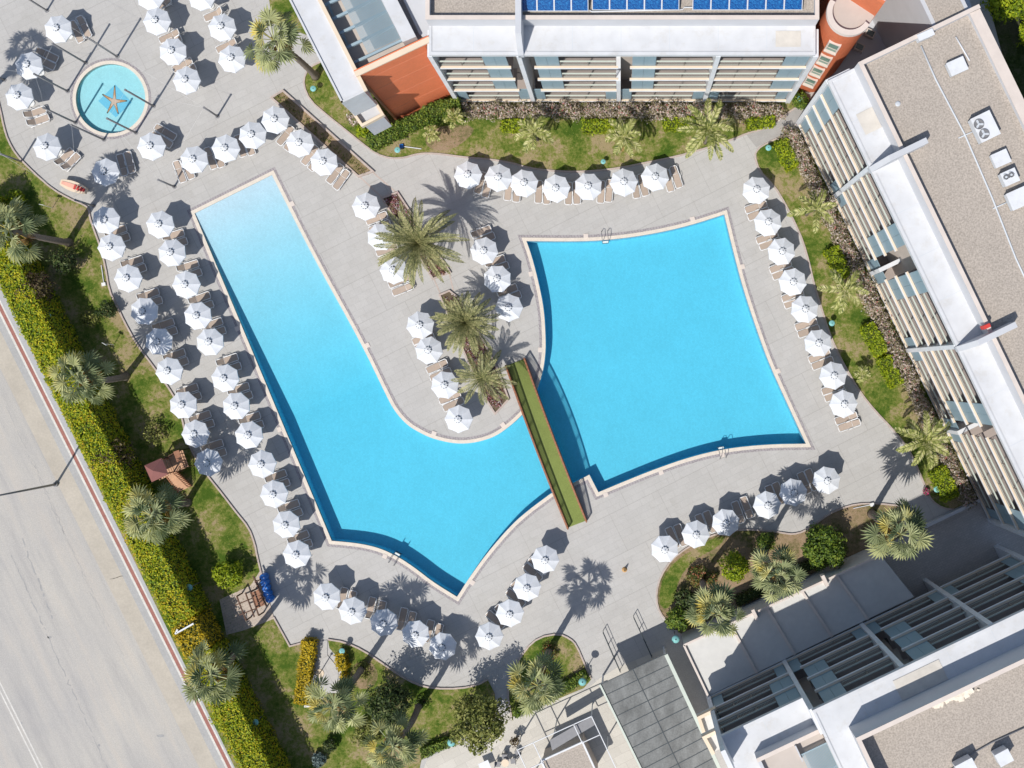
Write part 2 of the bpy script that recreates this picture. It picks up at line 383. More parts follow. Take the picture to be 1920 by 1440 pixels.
LAB = {}
def tag(o, label, cat, group=None):
    o['label'] = label; o['category'] = cat
    if group: o['group'] = group
    return o
def thing(name, label, cat, loc=(0, 0, 0), group=None):
    o = bpy.data.objects.new(name, None); COL.objects.link(o)
    o.empty_display_size = .3; o.location = loc; o['_org'] = tuple(loc)
    return tag(o, label, cat, group)
def struct(mb, name, mat, kind='structure', **k):
    o = mb.build(name, mat, None, **k); o['kind'] = kind; return o
def dup(root, loc, rz, label, group=None, scale=None):
    r = root.copy(); COL.objects.link(r); r.location = loc; r.rotation_euler = (0, 0, rz)
    if scale: r.scale = scale
    r['label'] = label
    if group: r['group'] = group
    for ch in CH.get(root.name, []):
        c = ch.copy(); COL.objects.link(c); c.parent = r
        for g in CH.get(ch.name, []):
            d = g.copy(); COL.objects.link(d); d.parent = c
    return r
CH = {}
def reg(root):
    CH[root.name] = [o for o in COL.objects if o.parent == root]
    for c in CH[root.name]: CH[c.name] = [o for o in COL.objects if o.parent == c]
ORD = ['first', 'second', 'third', 'fourth', 'fifth', 'sixth', 'seventh', 'eighth', 'ninth', 'tenth', 'eleventh', 'twelfth', 'thirteenth', 'fourteenth']
# ================================================================== camera, light
cam = bpy.data.cameras.new('camera'); co = bpy.data.objects.new('camera', cam); COL.objects.link(co)
co.location = (0, 0, H); cam.sensor_width = 36; cam.lens = 36 * F / 1920
cam.shift_x = -205 / 1920; cam.shift_y = -20 / 1920; cam.clip_end = 3000; cam.clip_start = 1
scene.camera = co
EL = math.radians(54); SD = Vector((.5225, .8526, 0)).normalized()
sun = bpy.data.lights.new('sun', 'SUN'); so = bpy.data.objects.new('sun', sun); COL.objects.link(so)
so.rotation_euler = Vector((SD.x * math.cos(EL), SD.y * math.cos(EL), -math.sin(EL))).to_track_quat('-Z', 'Y').to_euler()
so.location = (-30, -50, 80)
sun.energy = 4.2; sun.angle = math.radians(.5); sun.color = (1, .96, .90)
w = bpy.data.worlds.new('World'); scene.world = w; w.use_nodes = True
sk = w.node_tree.nodes.new('ShaderNodeTexSky'); sk.sky_type = 'NISHITA'; sk.sun_disc = False
sk.sun_elevation = EL; sk.sun_rotation = math.radians(211.5); sk.altitude = 50
bg = w.node_tree.nodes['Background']; bg.inputs['Strength'].default_value = .105
w.node_tree.links.new(sk.outputs[0], bg.inputs['Color'])
vs = scene.view_settings; vs.view_transform = 'Standard'; vs.look = 'None'; vs.exposure = 0; vs.gamma = 1
scene.cycles.max_bounces = 6; scene.cycles.transparent_max_bounces = 12; scene.cycles.diffuse_bounces = 3
scene.cycles.volume_bounces = 0

# ================================================================== pools and paving
def smooth(pts, closed=False, it=2, keep=()):
    for _ in range(it):
        n = len(pts); out = []
        for i in range(n if closed else n - 1):
            a = pts[i]; b_ = pts[(i + 1) % n]
            if not closed and i == 0: out.append(a)
            out.append((a[0] * .75 + b_[0] * .25, a[1] * .75 + b_[1] * .25)); out.append((a[0] * .25 + b_[0] * .75, a[1] * .25 + b_[1] * .75))
            if not closed and i == n - 2: out.append(b_)
        pts = out
    return pts
pool_px = [(365, 400), (510, 328)]
pool_px += smooth([(510, 328), (588, 484), (677, 643), (725, 743), (740, 771), (763, 797), (790, 813), (813, 823), (847, 831), (873, 832), (900, 828), (930, 818), (960, 796), (985, 772), (1002, 744), (1012, 717), (1019, 692), (1023, 660), (1023, 630), (1020, 580), (1010, 530), (997, 480), (987, 452)], it=2)[1:]
pool_px += smooth([(987, 452), (1093, 453), (1160, 448), (1227, 438), (1293, 423), (1358, 402)], it=2)[1:]
pool_px += smooth([(1358, 402), (1377, 480), (1393, 540), (1417, 613), (1440, 677), (1467, 737), (1511, 832)], it=2)[1:]
pool_px += smooth([(1511, 832), (1440, 833), (1360, 841), (1293, 857), (1227, 880), (1177, 900), (1122, 923)], it=2)[1:]
pool_px += [(1105, 890), (1078, 904), (1032, 926)]
pool_px += smooth([(1032, 926), (990, 957), (958, 985), (913, 1037), (880, 1083), (857, 1119)], it=2)[1:]
pool_px += smooth([(857, 1119), (813, 1092), (780, 1066), (747, 1044), (713, 1028), (680, 1020), (647, 1016), (622, 1014)], it=2)[1:]
def resample(pts, step=25):
    out = []
    for i, a in enumerate(pts):
        b_ = pts[(i + 1) % len(pts)]; d = math.dist(a, b_); k = max(1, int(d / step))
        for j in range(k): out.append((lerp(a[0], b_[0], j / k), lerp(a[1], b_[1], j / k)))
    return out
pool_px = resample(pool_px)
DEEP = 1.38
AX = (.387, .922)
def depth(px, py):
    if px > 940: return DEEP
    s = (px - 365) * AX[0] + (py - 400) * AX[1]
    return lerp(.06, DEEP, min(1, max(0, s / 420)))
def offset_loop(pts, d):
    """offset a closed world loop outward (pts clockwise seen from above -> left side is outside)"""
    n = len(pts); out = []
    for i in range(n):
        p0, p1, p2 = pts[i - 1], pts[i], pts[(i + 1) % n]
        d0 = Vector((p1[0] - p0[0], p1[1] - p0[1])); d1 = Vector((p2[0] - p1[0], p2[1] - p1[1]))
        n0 = Vector((-d0.y, d0.x)).normalized(); n1 = Vector((-d1.y, d1.x)).normalized()
        nn = (n0 + n1).normalized(); nn = nn / max(.5, nn.dot(n0))
        out.append(Vector((p1[0] + nn.x * d, p1[1] + nn.y * d, 0)))
    return out
pool = PL(pool_px)
pad_c = P(207.5, 185); PR = 3.1
paddle = [Vector((pad_c.x + PR * math.cos(-k * math.pi / 32), pad_c.y + PR * math.sin(-k * math.pi / 32), 0)) for k in range(64)]
def basin(name, loop, loop_px, dfun, mat, cut=None):
    n = len(loop); mb = MB()
    ds = [dfun(*q) for q in loop_px]
    for i in range(n):
        j = (i + 1) % n
        mb.add([(loop[i].x, loop[i].y, .0), (loop[j].x, loop[j].y, .0), (loop[j].x, loop[j].y, -ds[j]), (loop[i].x, loop[i].y, -ds[i])], [(0, 1, 2, 3)])
    bm = bmesh.new(); vs = [bm.verts.new((p.x, p.y, 0)) for p in loop]
    tr = tessellate_polygon([loop]); 
    for t_ in tr:
        try: bm.faces.new([vs[i] for i in t_])
        except ValueError: pass
    if cut:
        for pl_co, pl_no in cut:
            bmesh.ops.bisect_plane(bm, geom=list(bm.verts) + list(bm.edges) + list(bm.faces), plane_co=pl_co, plane_no=pl_no)
    bm.verts.index_update()
    vv = []
    for v in bm.verts:
        vv.append((v.co.x, v.co.y, -dfun(v.co.x * F / H + 1165, 700 - v.co.y * F / H)))
    mb.add(vv, [[v.index for v in f.verts] for f in bm.faces]); bm.free()
    return struct(mb, name, mat)
c0 = P(365 + AX[0] * 420, 400 + AX[1] * 420)
basin('pool_basin', pool, pool_px, depth, 'pool_tile', [(c0, Vector((AX[0], -AX[1], 0)))])
basin('paddling_pool_basin', paddle, [(0, 0)] * len(paddle), lambda a, b: .42, 'paddling_tile')
def water(name, loop, ds, surf):
    """closed body of water, a little larger than the basin it fills"""
    out = offset_loop(loop, .03); n = len(out); mb = MB()
    mb.add([(p.x, p.y, surf) for p in out], [list(t_) for t_ in tessellate_polygon([out])])
    o = len(mb.v); mb.add([(p.x, p.y, -ds) for p in out], [list(t_) for t_ in tessellate_polygon([out])])
    for i in range(n): mb.f.append([i, (i + 1) % n, n + (i + 1) % n, n + i]); mb.m.append(0)
    return struct(mb, name, 'water', recalc=True)
water('pool_water', pool, DEEP + .3, -.05)
water('paddling_pool_water', paddle, .6, -.05)

# ground sheet (hole under the pools) and the paved deck
hole = offset_loop(pool, .25); phole = offset_loop(paddle, .25)
mb = MB(); BIG = 600
mb.tess([[Vector((-BIG, BIG, 0)), Vector((BIG, BIG, 0)), Vector((BIG, -BIG, 0)), Vector((-BIG, -BIG, 0))], hole, phole], -.10)
struct(mb, 'ground', 'rough_ground')
mb = MB()
deck_out = PL([(-120, -130), (2050, -130), (2050, 1560), (480, 1560), (455, 1440), (-120, 290)])
mb.tess([deck_out, offset_loop(pool, .02), offset_loop(paddle, .02)], 0)
struct(mb, 'pool_deck', 'deck')
mb = MB(); mb.strip(pool, -.0, .31, -.3, .03, True); struct(mb, 'pool_coping', 'coping')
mb = MB(); mb.strip(pool, .31, .55, 0, .008, True); struct(mb, 'drain_channel', 'grating')
mb = MB(); mb.strip(paddle, 0, .30, -.3, .03, True); struct(mb, 'paddling_pool_coping', 'coping')
mb = MB(); mb.strip(paddle, .30, .52, 0, .008, True); struct(mb, 'paddling_drain_channel', 'grating')

def sheet(name, mat, px, z=.006, kind='structure', sm=0):
    mb = MB(); mb.tess([PL(smooth(px, True, sm) if sm else px)], z); return struct(mb, name, mat, kind)
def bed(name, mat, px, z=.05, kerb_px=None, closed=False, kerb=True, side=1):
    sheet(name, mat, px, z)
    if kerb:
        mb = MB(); mb.strip(PL(kerb_px or px), 0, side * .14, -.05, .13, closed or kerb_px is None); struct(mb, 'kerb', 'kerb')

# west lawn, between the hedge and the deck
W1 = smooth([(-40, 120), (-8, 175), (1, 210), (7, 240), (15, 265), (30, 291), (50, 312), (75, 336), (100, 357), (130, 374), (158, 386), (166, 392), (168, 410), (176, 432), (187, 462), (197, 500), (204, 545), (219, 575), (233, 605), (257, 648), (287, 688), (313, 724), (328, 748), (341, 785), (346, 812), (357, 842), (371, 868), (388, 892), (417, 928), (442, 961), (466, 990), (477, 1020), (481, 1042), (489, 1075)], it=1)
W2 = [(512, 1157), (543, 1213), (572, 1205)]
W3 = smooth([(615, 1200), (647, 1205), (680, 1220), (713, 1242), (747, 1266), (780, 1284), (813, 1292), (863, 1292), (897, 1285), (915, 1275)], it=1)
west = W1 + W2 + [(572, 1225), (575, 1300), (640, 1300), (640, 1240), (618, 1215)] + W3 + [(928, 1300), (930, 1345), (790, 1425), (770, 1520), (480, 1520), (-60, 410)]
sheet('lawn', 'lawn', west, .05)
for k_ in (W1, W2, W3):
    mb = MB(); mb.strip(PL(k_), 0, .14, -.05, .13); struct(mb, 'kerb', 'kerb')
sheet('playground_paving', 'pink_paving', [(412, 1124), (470, 1098), (488, 1070), (494, 1078), (514, 1160), (456, 1182), (425, 1190)], .058)
sheet('garden_path', 'deck', [(572, 1204), (614, 1200), (614, 1228), (634, 1252), (634, 1275), (605, 1310), (572, 1300), (570, 1270), (573, 1230)], .06)
# north lawn
N1 = smooth([(602, 118), (585, 126), (574, 140), (571, 160), (583, 188), (613, 214), (647, 241), (680, 268), (707, 288), (733, 296), (757, 295), (780, 288), (803, 286), (830, 288), (873, 294), (915, 297), (960, 304), (993, 314), (1033, 319), (1077, 321), (1117, 319), (1160, 314), (1210, 304), (1260, 294), (1310, 281), (1377, 259), (1397, 250), (1440, 238), (1482, 206), (1506, 194)], it=1)
sheet('lawn', 'lawn', N1 + [(1500, 120), (620, 60)], .05)
mb = MB(); mb.strip(PL(N1), 0, -.14, -.05, .13); struct(mb, 'kerb', 'kerb')
# east lawn
E1 = smooth([(1520, 226), (1470, 252), (1436, 268), (1420, 278), (1413, 292), (1422, 321), (1451, 350), (1472, 385), (1490, 421), (1504, 453), (1516, 495), (1524, 531), (1537, 573), (1551, 618), (1566, 655), (1590, 701), (1614, 740), (1640, 772), (1667, 800), (1687, 823), (1707, 851), (1723, 888), (1737, 923), (1747, 941), (1767, 954), (1790, 957)], it=1)
sheet('lawn', 'lawn', E1 + [(1880, 930), (1560, 230)], .05)
mb = MB(); mb.strip(PL(E1), 0, .14, -.05, .13); struct(mb, 'kerb', 'kerb')
sheet('garden_path', 'concrete_path', [(1398, 251), (1440, 240), (1482, 208), (1520, 186), (1545, 205), (1520, 224), (1470, 250), (1436, 266), (1418, 276)], .005)
sheet('lawn', 'lawn', [(502, -20), (508, 22), (520, 46), (575, 66), (590, 60), (560, -20)], .05)
sheet('shaded_lawn', 'rough_ground', [(1815, -140), (2060, -140), (2060, 620), (1990, 520)], .02)  # building shade put into the colour: darker material than the other lawns
sheet('bare_soil', 'dry_bed', smooth([(795, 262), (815, 240), (860, 232), (895, 240), (870, 268), (838, 284), (805, 280)], True, 2), .056)
sheet('bare_soil', 'dry_bed', smooth([(655, 1252), (690, 1232), (712, 1262), (700, 1292), (662, 1290)], True, 2), .056)
# bed in the south-east
S1 = smooth([(1290, 1200), (1245, 1157), (1234, 1137), (1232, 1110), (1240, 1080), (1260, 1050), (1290, 1027), (1327, 1008), (1360, 998), (1393, 994), (1440, 996), (1470, 1001), (1487, 1003), (1507, 998), (1529, 983), (1556, 964), (1576, 955), (1605, 946), (1645, 945), (1690, 950)], it=1)
sheet('planting_bed', 'dry_bed', S1 + [(1700, 1000), (1500, 1110)], .05)
mb = MB(); mb.strip(PL(S1), 0, .14, -.05, .13); struct(mb, 'kerb', 'kerb')
sheet('lawn', 'lawn', smooth([(1238, 1140), (1236, 1110), (1244, 1082), (1264, 1052), (1330, 1012), (1360, 1002), (1352, 1022), (1300, 1050), (1272, 1085), (1262, 1140)], True, 1), .056)
# small round bed with palm
B1 = smooth([(958, 1345), (950, 1300), (957, 1262), (984, 1216), (1010, 1193), (1048, 1186), (1070, 1196), (1082, 1208), (1100, 1250), (1110, 1272)], it=1)
sheet('planting_bed', 'lawn', B1 + [(1095, 1290), (970, 1342)], .05)
mb = MB(); mb.strip(PL(B1), 0, -.14, -.05, .13); struct(mb, 'kerb', 'kerb')
# strip planter beside the path, island flower beds
pl_px = [(513, 184), (531, 173), (696, 321), (673, 329)]
sheet('planter_soil', 'dry_bed', pl_px, .08)
mb = MB(); mb.strip(PL(pl_px), 0, .18, -.05, .2, True); struct(mb, 'planter_kerb', 'kerb')
fb1 = [(719, 373), (745, 363), (842, 510), (813, 521)]
fb2 = smooth([(827, 554), (848, 545), (884, 600), (914, 657), (935, 700), (952, 748)], it=1) + [(929, 773), (905, 735), (880, 678)]
sheet('flower_bed_soil', 'dark_soil', fb1, .08); sheet('flower_bed_soil', 'dark_soil', fb2, .08)
mb = MB(); mb.strip(PL(fb1), 0, .16, -.05, .18, True); mb.strip(PL(fb2), 0, .16, -.05, .18, True)
mb.strip(PL([(673, 330), (719, 373)]), -.06, .06, 0, .006); mb.strip(PL([(698, 322), (745, 363)]), -.06, .06, 0, .006)
mb.strip(PL([(813, 521), (827, 554)]), -.06, .06, 0, .006); mb.strip(PL([(842, 510), (850, 545)]), -.06, .06, 0, .006)
struct(mb, 'flower_bed_kerb', 'kerb')
# cream patio and shaded yard in the south
sheet('patio', 'beige_paving', [(800, 1425), (945, 1342), (1100, 1292), (1127, 1270), (1160, 1250), (1300, 1195), (1330, 1300), (1345, 1520), (770, 1520)], .006)
sheet('service_yard', 'yard', [(1650, 1035), (1700, 1000), (1790, 960), (1960, 880), (2000, 1100), (1720, 1130)], .007)
sheet('passage_paving', 'shade_paving', [(1245, 1200), (1290, 1196), (1336, 1310), (1345, 1345), (1290, 1345)], .011)
mb = MB(); mb.strip(PL([(1712, 993), (1734, 984), (1832, 937)]), -.15, .15, 0, .7); ow = mb.build('low_wall', 'grey_render'); tag(ow, 'low grey wall edging the shaded yard beside the east lawn', 'wall')

# ================================================================== road
def xr(y): return (y - 577) * .4985
def rstrip(mb, a, b_, z0, z1=None):
    ys = [-3000, 4500]; q = PL([(xr(ys[0]) + a, ys[0]), (xr(ys[0]) + b_, ys[0]), (xr(ys[1]) + b_, ys[1]), (xr(ys[1]) + a, ys[1])])
    if z1 is None: mb.add([(p.x, p.y, z0) for p in q], [(0, 1, 2, 3)])
    else: mb.prism(q, z0, z1)
mb = MB(); rstrip(mb, -680, -57, -.06); struct(mb, 'road', 'asphalt')
mb = MB(); rstrip(mb, -57, -22, -.056); struct(mb, 'gutter', 'gutter')
mb = MB(); rstrip(mb, -22, -8, -.056); struct(mb, 'road_edge', 'side_grey')
mb = MB(); rstrip(mb, -8, -3.6, -.05); rstrip(mb, 3.6, 7.5, -.05); struct(mb, 'edge_line', 'line_white')
mb = MB(); rstrip(mb, -3.6, 3.6, -.05); struct(mb, 'red_lane_line', 'red_line')
mb = MB(); rstrip(mb, 7.5, 75, -.3, .02); struct(mb, 'pavement', 'sidewalk')
mb = MB(); rstrip(mb, -361, -358, -.055); rstrip(mb, -353, -350, -.055); struct(mb, 'centre_line', 'line_white')
# cracks and seams of the old asphalt
rr = random.Random(21)
mb = MB()
for (x0, y0, x1, y1, wd) in ((20, 1040, 200, 1440, .10), (40, 1010, 98, 1160, .16), (95, 950, 230, 1230, .035), (10, 760, 120, 1000, .05), (205, 1086, 231, 1080, .05), (60, 860, 200, 1180, .04)):
    n_ = int(math.dist((x0, y0), (x1, y1)) / 6); pts = []
    for k in range(n_ + 1): pts.append(P(lerp(x0, x1, k / n_) + rr.gauss(0, 1.1), lerp(y0, y1, k / n_) + rr.gauss(0, .8)))
    for a_, c_ in zip(pts, pts[1:]):
        if rr.random() < .85: w_ = wd * rr.uniform(.3, 1.0); d_ = (c_ - a_).normalized(); q_ = Vector((-d_.y, d_.x, 0)) * w_ / 2; mb.add([(p_.x, p_.y, -.056) for p_ in (a_ - q_, c_ - q_, c_ + q_, a_ + q_)], [(0, 1, 2, 3)])
struct(mb, 'road_crack', 'road_seam')
mb = MB()
for (px, py, rx, ry) in ((92, 1195, 5, 2.5), (185, 1398, 3, 2.5), (40, 1356, 2.2, 2.2), (300, 1380, 8, 3)):
    c = P(px, py); mb.add([(c.x + rx / 21 * math.cos(k * .524) * rr.uniform(.7, 1.1), c.y + ry / 21 * math.sin(k * .524) * rr.uniform(.7, 1.1), -.056) for k in range(12)], [list(range(12))])
struct(mb, 'road_stain', 'road_seam')
# pool-side fittings
lids = [(684, 641), (811, 819), (948, 797), (556, 392), (1104, 447), (1298, 417), (1393, 506), (1461, 702), (1238, 884), (1355, 847), (995, 517), (1017, 655), (725, 1045), (523, 800), (883, 1093), (452, 622), (1135, 927)]
base = None
lid_where = ['beside the curve by the long pool', 'at the rounded tip of the island', 'near the bridge on the island tip', 'near the shallow top corner of the long pool', 'left of the ladder on the square pool', 'near the top right corner of the square pool', 'high on the right edge of the square pool', 'low on the right edge of the square pool', 'left of the lower ladder of the square pool', 'right beside the lower ladder of the square pool', 'on the left edge of the square pool near parasols', 'on the island edge just above the bridge', 'beside the lower ladder of the long pool', 'halfway down the left edge of the long pool', 'near the bottom point of the long pool', 'high on the left edge of the long pool', 'at the bottom left corner of the square pool']
def nearest_dir(px):
    q = P(*px); best = min(range(len(pool)), key=lambda i: (pool[i] - q).length)
    d = pool[(best + 1) % len(pool)] - pool[best - 1]; n = Vector((-d.y, d.x, 0)).normalized()
    return pool[best], n, math.atan2(d.y, d.x)
for px, wh in zip(lids, lid_where):
    c, n, a = nearest_dir(px); c = c + n * .47
    mb = MB(); mb.box((c.x, c.y, .028), (.42, .36, .056), a)
    tag(mb.build('skimmer_lid', 'coping_stone'), 'square white skimmer lid ' + wh, 'pool lid', 'skimmer lids along the pool edge')
# ================================================================== umbrellas and loungers
def make_umbrella():
    r = thing('parasol', '', 'parasol', group='white parasols round the pools')
    mb = MB(); mb.lathe((0, 0, 0), [(0, .09), (.26, .09), (.28, .06), (.28, 0)], 16); mb.build('base', 'white_plastic', r)
    mb = MB(); mb.tube([(0, 0, .05), (0, 0, 2.5)], .025, 8); mb.build('pole', 'white_plastic', r, True)
    mb = MB(); RR = 1.25; N = 8
    for k in range(N):
        a0 = 2 * math.pi * k / N; a1 = a0 + 2 * math.pi / N
        o = len(mb.v); rows = 5; cols = 6
        for i in range(rows + 1):
            u = i / rows; rad = lerp(.2, RR, u); z = 2.50 - .42 * u ** 1.12
            for j in range(cols + 1):
                v = j / cols
                x = lerp(math.cos(a0), math.cos(a1), v) * rad; y = lerp(math.sin(a0), math.sin(a1), v) * rad
                sag = math.sin(math.pi * v); k2 = 1 - .03 * sag * u
                mb.v.append((x * k2, y * k2, z - .03 * sag * u))
        for i in range(rows):
            for j in range(cols):
                p = o + i * (cols + 1) + j; mb.f.append([p, p + 1, p + cols + 2, p + cols + 1]); mb.m.append(0)
        e = o + rows * (cols + 1); q = len(mb.v)
        for j in range(cols + 1): x, y, z = mb.v[e + j]; mb.v.append((x * 1.005, y * 1.005, z - .11))
        for j in range(cols): mb.f.append([e + j, e + j + 1, q + j + 1, q + j]); mb.m.append(0)
    mb.build('canopy', 'canopy', r)
    mb = MB(); n = 16; vs = [(0, 0, 2.72)]
    for k in range(n):
        t_ = 2 * math.pi * (k + .0) / n; rad = .34 if k % 2 == 0 else .235
        vs.append((rad * math.cos(t_), rad * math.sin(t_), 2.58 if k % 2 == 0 else 2.60))
    mb.add(vs, [(0, 1 + k, 1 + (k + 1) % n) for k in range(n)]); mb.build('vent_cap', 'canopy', r)
    mb = MB(); mb.lathe((0, 0, 2.53), [(.19, 0), (.31, .005), (.31, -.02)], 24); mb.build('vent_dark_ring', 'dark_steel', r)  # dark ring stands in for the shade inside the vent openings
    mb = MB(); mb.lathe((0, 0, 2.70), [(.0, .12), (.035, .09), (.04, .03), (.03, 0)], 8); mb.build('finial', 'white_plastic', r, True)
    mb = MB()
    for k in range(8):
        t_ = 2 * math.pi * k / 8; mb.bar((.05 * math.cos(t_), .05 * math.sin(t_), 2.42), (1.2 * math.cos(t_), 1.2 * math.sin(t_), 1.99), .022)
    mb.build('rib', 'white_plastic', r)
    return r
def make_lounger(back_deg, name='sun_lounger'):
    r = thing(name, '', 'sun lounger', group='taupe sun loungers round the pools')
    hw = .33; x0, x1 = -.98, .98; zb = .34; hx = -.30; bl = .70
    ca, sa = math.cos(math.radians(back_deg)), math.sin(math.radians(back_deg))
    def bk(d): return (hx - d * ca, zb + d * sa)
    mb = MB()
    for s in (-1, 1):
        mb.tube([(x0 + .12, s * hw, zb - .06), (x1 - .08, s * hw, zb - .02), (x1, s * (hw - .09), zb - .02)], .04, 6)
    mb.tube([(x1, -hw + .09, zb - .02), (x1, hw - .09, zb - .02)], .04, 6); mb.tube([(x0 + .12, -hw, zb - .06), (x0 + .12, hw, zb - .06)], .02, 6)
    mb.tube([(hx, -hw, zb - .03), (hx, hw, zb - .03)], .02, 6); mb.build('frame', 'frame_white', r, True)
    mb = MB(); n = 6
    for i in range(n):
        xa, xb = lerp(hx + .02, x1 - .03, i / n), lerp(hx + .02, x1 - .03, (i + 1) / n)
        za, zc = zb - .012 - .02 * math.sin(math.pi * i / n), zb - .012 - .02 * math.sin(math.pi * (i + 1) / n)
        w1 = hw - .06 - (.05 if i == n - 1 else 0)
        mb.add([(xa, -hw + .06, za), (xb, -w1, zc), (xb, w1, zc), (xa, hw - .06, za)], [(0, 1, 2, 3)])
    mb.build('seat', 'fabric_taupe', r)
    b = None
    mb = MB(); xe, ze = bk(bl); xm, zm = bk(.02)
    mb.hexa([(xm, -hw + .06, zm - .015), (xe, -hw + .13, ze - .015), (xe, hw - .13, ze - .015), (xm, hw - .06, zm - .015), (xm, -hw + .06, zm + .005), (xe, -hw + .13, ze + .005), (xe, hw - .13, ze + .005), (xm, hw - .06, zm + .005)])
    b = mb.build('backrest', 'fabric_taupe', r)
    mb = MB(); xa, za = bk(bl - .1); xe, ze = bk(bl + .02)
    mb.tube([(hx, -hw, zb), (xa, -hw, za), (xe, -hw + .12, ze), (xe, hw - .12, ze), (xa, hw, za), (hx, hw, zb)], .04, 6); mb.build('backrest_frame', 'frame_white', b, True)
    for sx, sy in ((x0 + .25, -1), (x0 + .25, 1), (x1 - .22, -1), (x1 - .22, 1)):
        mb = MB(); mb.tube([(sx, sy * hw, zb - .04), (sx + (.06 if sx > 0 else -.06), sy * (hw + .02), 0)], .022, 6); mb.build('leg', 'frame_white', r, True)
    for s in (-1, 1):
        mb = MB(); mb.tube([(hx + .05, s * (hw + .03), zb), (hx + .10, s * (hw + .04), zb + .2), (hx + .42, s * (hw + .04), zb + .19), (hx + .5, s * (hw + .02), zb)], .02, 6); mb.build('armrest', 'frame_white', r, True)
    return r
umb0 = make_umbrella(); lo_flat = make_lounger(6); lo_up = make_lounger(42); lo_mid = make_lounger(22)
reg(umb0); reg(lo_flat); reg(lo_up); reg(lo_mid)
used = {}
def put(proto, loc, rz, label, scale=None):
    if proto.name not in used:
        used[proto.name] = 1; proto.location = loc; proto.rotation_euler = (0, 0, rz); proto['label'] = label; return proto
    return dup(proto, loc, rz, label, None, scale)
ROWS = {  # key: (short name, description of the row, order word, centres)
 'outer': ('outer lawn-side row', 'the outer row beside the west lawn', 'top', [(196, 412), (208, 464), (239, 522), (269, 583), (297, 640), (318, 697), (342, 762), (366, 813), (389, 867)]),
 'inner': ('long-pool row', 'the row along the left edge of the long pool', 'top', [(298, 421), (321, 475), (348, 533), (370, 593), (393, 642), (422, 709), (443, 763), (464, 818), (490, 872), (513, 927), (537, 983), (555, 1041)]),
 'south': ('bottom palm-lawn row', 'the row below the lower curve of the long pool', 'left', [(613, 1120), (660, 1145), (718, 1167), (778, 1188), (829, 1214)]),
 'point': ('diagonal row past the pool point', 'the diagonal row right of the long pool point', 'bottom', [(917, 1194), (955, 1149), (987, 1102), (1021, 1049)]),
 'seast': ('row above the shrub bed', 'the row between square pool and shrub bed', 'left', [(1247, 1028), (1304, 1003), (1362, 978), (1438, 947), (1488, 925), (1550, 900)]),
 'east': ('east lawn row', 'the row along the east lawn kerb', 'top', [(1420, 358), (1441, 418), (1464, 470), (1487, 527), (1509, 580), (1534, 643), (1562, 704), (1582, 757)]),
 'north': ('north lawn arc', 'the arc along the north lawn kerb', 'left', [(877, 328), (935, 333), (982, 344), (1045, 351), (1103, 350), (1169, 342), (1228, 332)]),
 'isle': ('island left row', 'the left side of the palm island', 'top', [(686, 387), (713, 443), (738, 505), (787, 610), (805, 658), (832, 722), (860, 784)]),
 'iser': ('island right row', 'the right side of the palm island', 'top', [(908, 470), (932, 523), (953, 577)]),
 'shal': ('row above the shallow end', 'the row above the shallow end of the long pool', 'left', [(363, 298), (421, 276), (472, 253), (514, 224)]),
 'plan': ('row at the narrow planter', 'the row beside the narrow planter strip', 'left', [(562, 267), (607, 303)]),
 'kid': ('paddling pool ring', 'the ring round the paddling pool', 'top-left anticlockwise', [(108, 52), (53, 123), (34, 182), (87, 276), (197, 322), (281, 273)]),
 'topa': ('left top-edge column', 'the column right of the paddling pool', 'top', [(279, -8), (294, 39), (323, 96), (350, 150)]),
 'topb': ('right top-edge column', 'the column beside the leaning fan palm', 'top', [(378, -5), (415, 51), (433, 110)]),
}
UMB = []
for key, (short, desc, end, cs) in ROWS.items():
    for i, (px, py) in enumerate(cs):
        c = P(px, py, 2.2); c.z = 0
        lab = 'white parasol, %s from %s in %s' % (ORD[i], end, desc)
        o_ = put(umb0, c, R.uniform(0, .785), lab); o_.rotation_euler = (R.gauss(0, .022), R.gauss(0, .022), o_.rotation_euler[2])
        UMB.append((c, ORD[i], short))
# two-material variety comes from light only; positions of the loungers: (px, py, foot dx, foot dy, proto)
LO = []
for i, (px, py) in enumerate(ROWS['outer'][3]):
    if i: LO += [(px + 9, py - 31, .945, -.327, 'up'), (px + 15, py - 15, .945, -.327, 'up')]
for i, (px, py) in enumerate(ROWS['inner'][3]):
    if i in (0, 8): continue
    LO += [(px + 4, py - 34, .945, -.327, 'up'), (px + 10, py - 17.5, .945, -.327, 'up')]
sd = (.225, -.974)
for a, b_ in ((642, 1122), (658, 1128), (695, 1140), (714, 1147), (754, 1160), (770, 1167), (804, 1183), (821, 1190)): LO.append((a, b_, *sd, 'up' if a in (695, 642) else 'mid'))
for a, b_ in ((929, 1162), (946, 1150), (967, 1121), (976, 1107), (999, 1073), (1009, 1060)): LO.append((a, b_, -.76, -.65, 'mid'))
for a, b_ in ((1261, 1008), (1276, 1003), (1316, 984), (1331, 978), (1384, 960), (1400, 951), (1447, 930), (1461, 924), (1508, 905), (1522, 899)): LO.append((a, b_, -.38, -.925, 'flat'))
for a, b_ in ((1417, 388), (1422, 401), (1438, 445), (1444, 457), (1463, 500), (1468, 512), (1486, 555), (1490, 566), (1511, 608), (1516, 621), (1536, 668), (1542, 681), (1561, 729), (1566, 741), (1586, 784), (1592, 797)): LO.append((a, b_, -.94, .33, 'flat'))
for a, b_, c_ in ((900, 343, -.28), (914, 350, -.25), (953, 355, -.1), (969, 358, -.05), (1010, 360, -.03), (1025, 362, 0), (1066, 363, .03), (1081, 362, .05), (1127, 360, -.06), (1142, 358, -.08), (1191, 351, .2), (1206, 347, .22), (1253, 339, .28), (1268, 332, .3)): LO.append((a, b_, c_ * 1.0, .97, 'flat'))
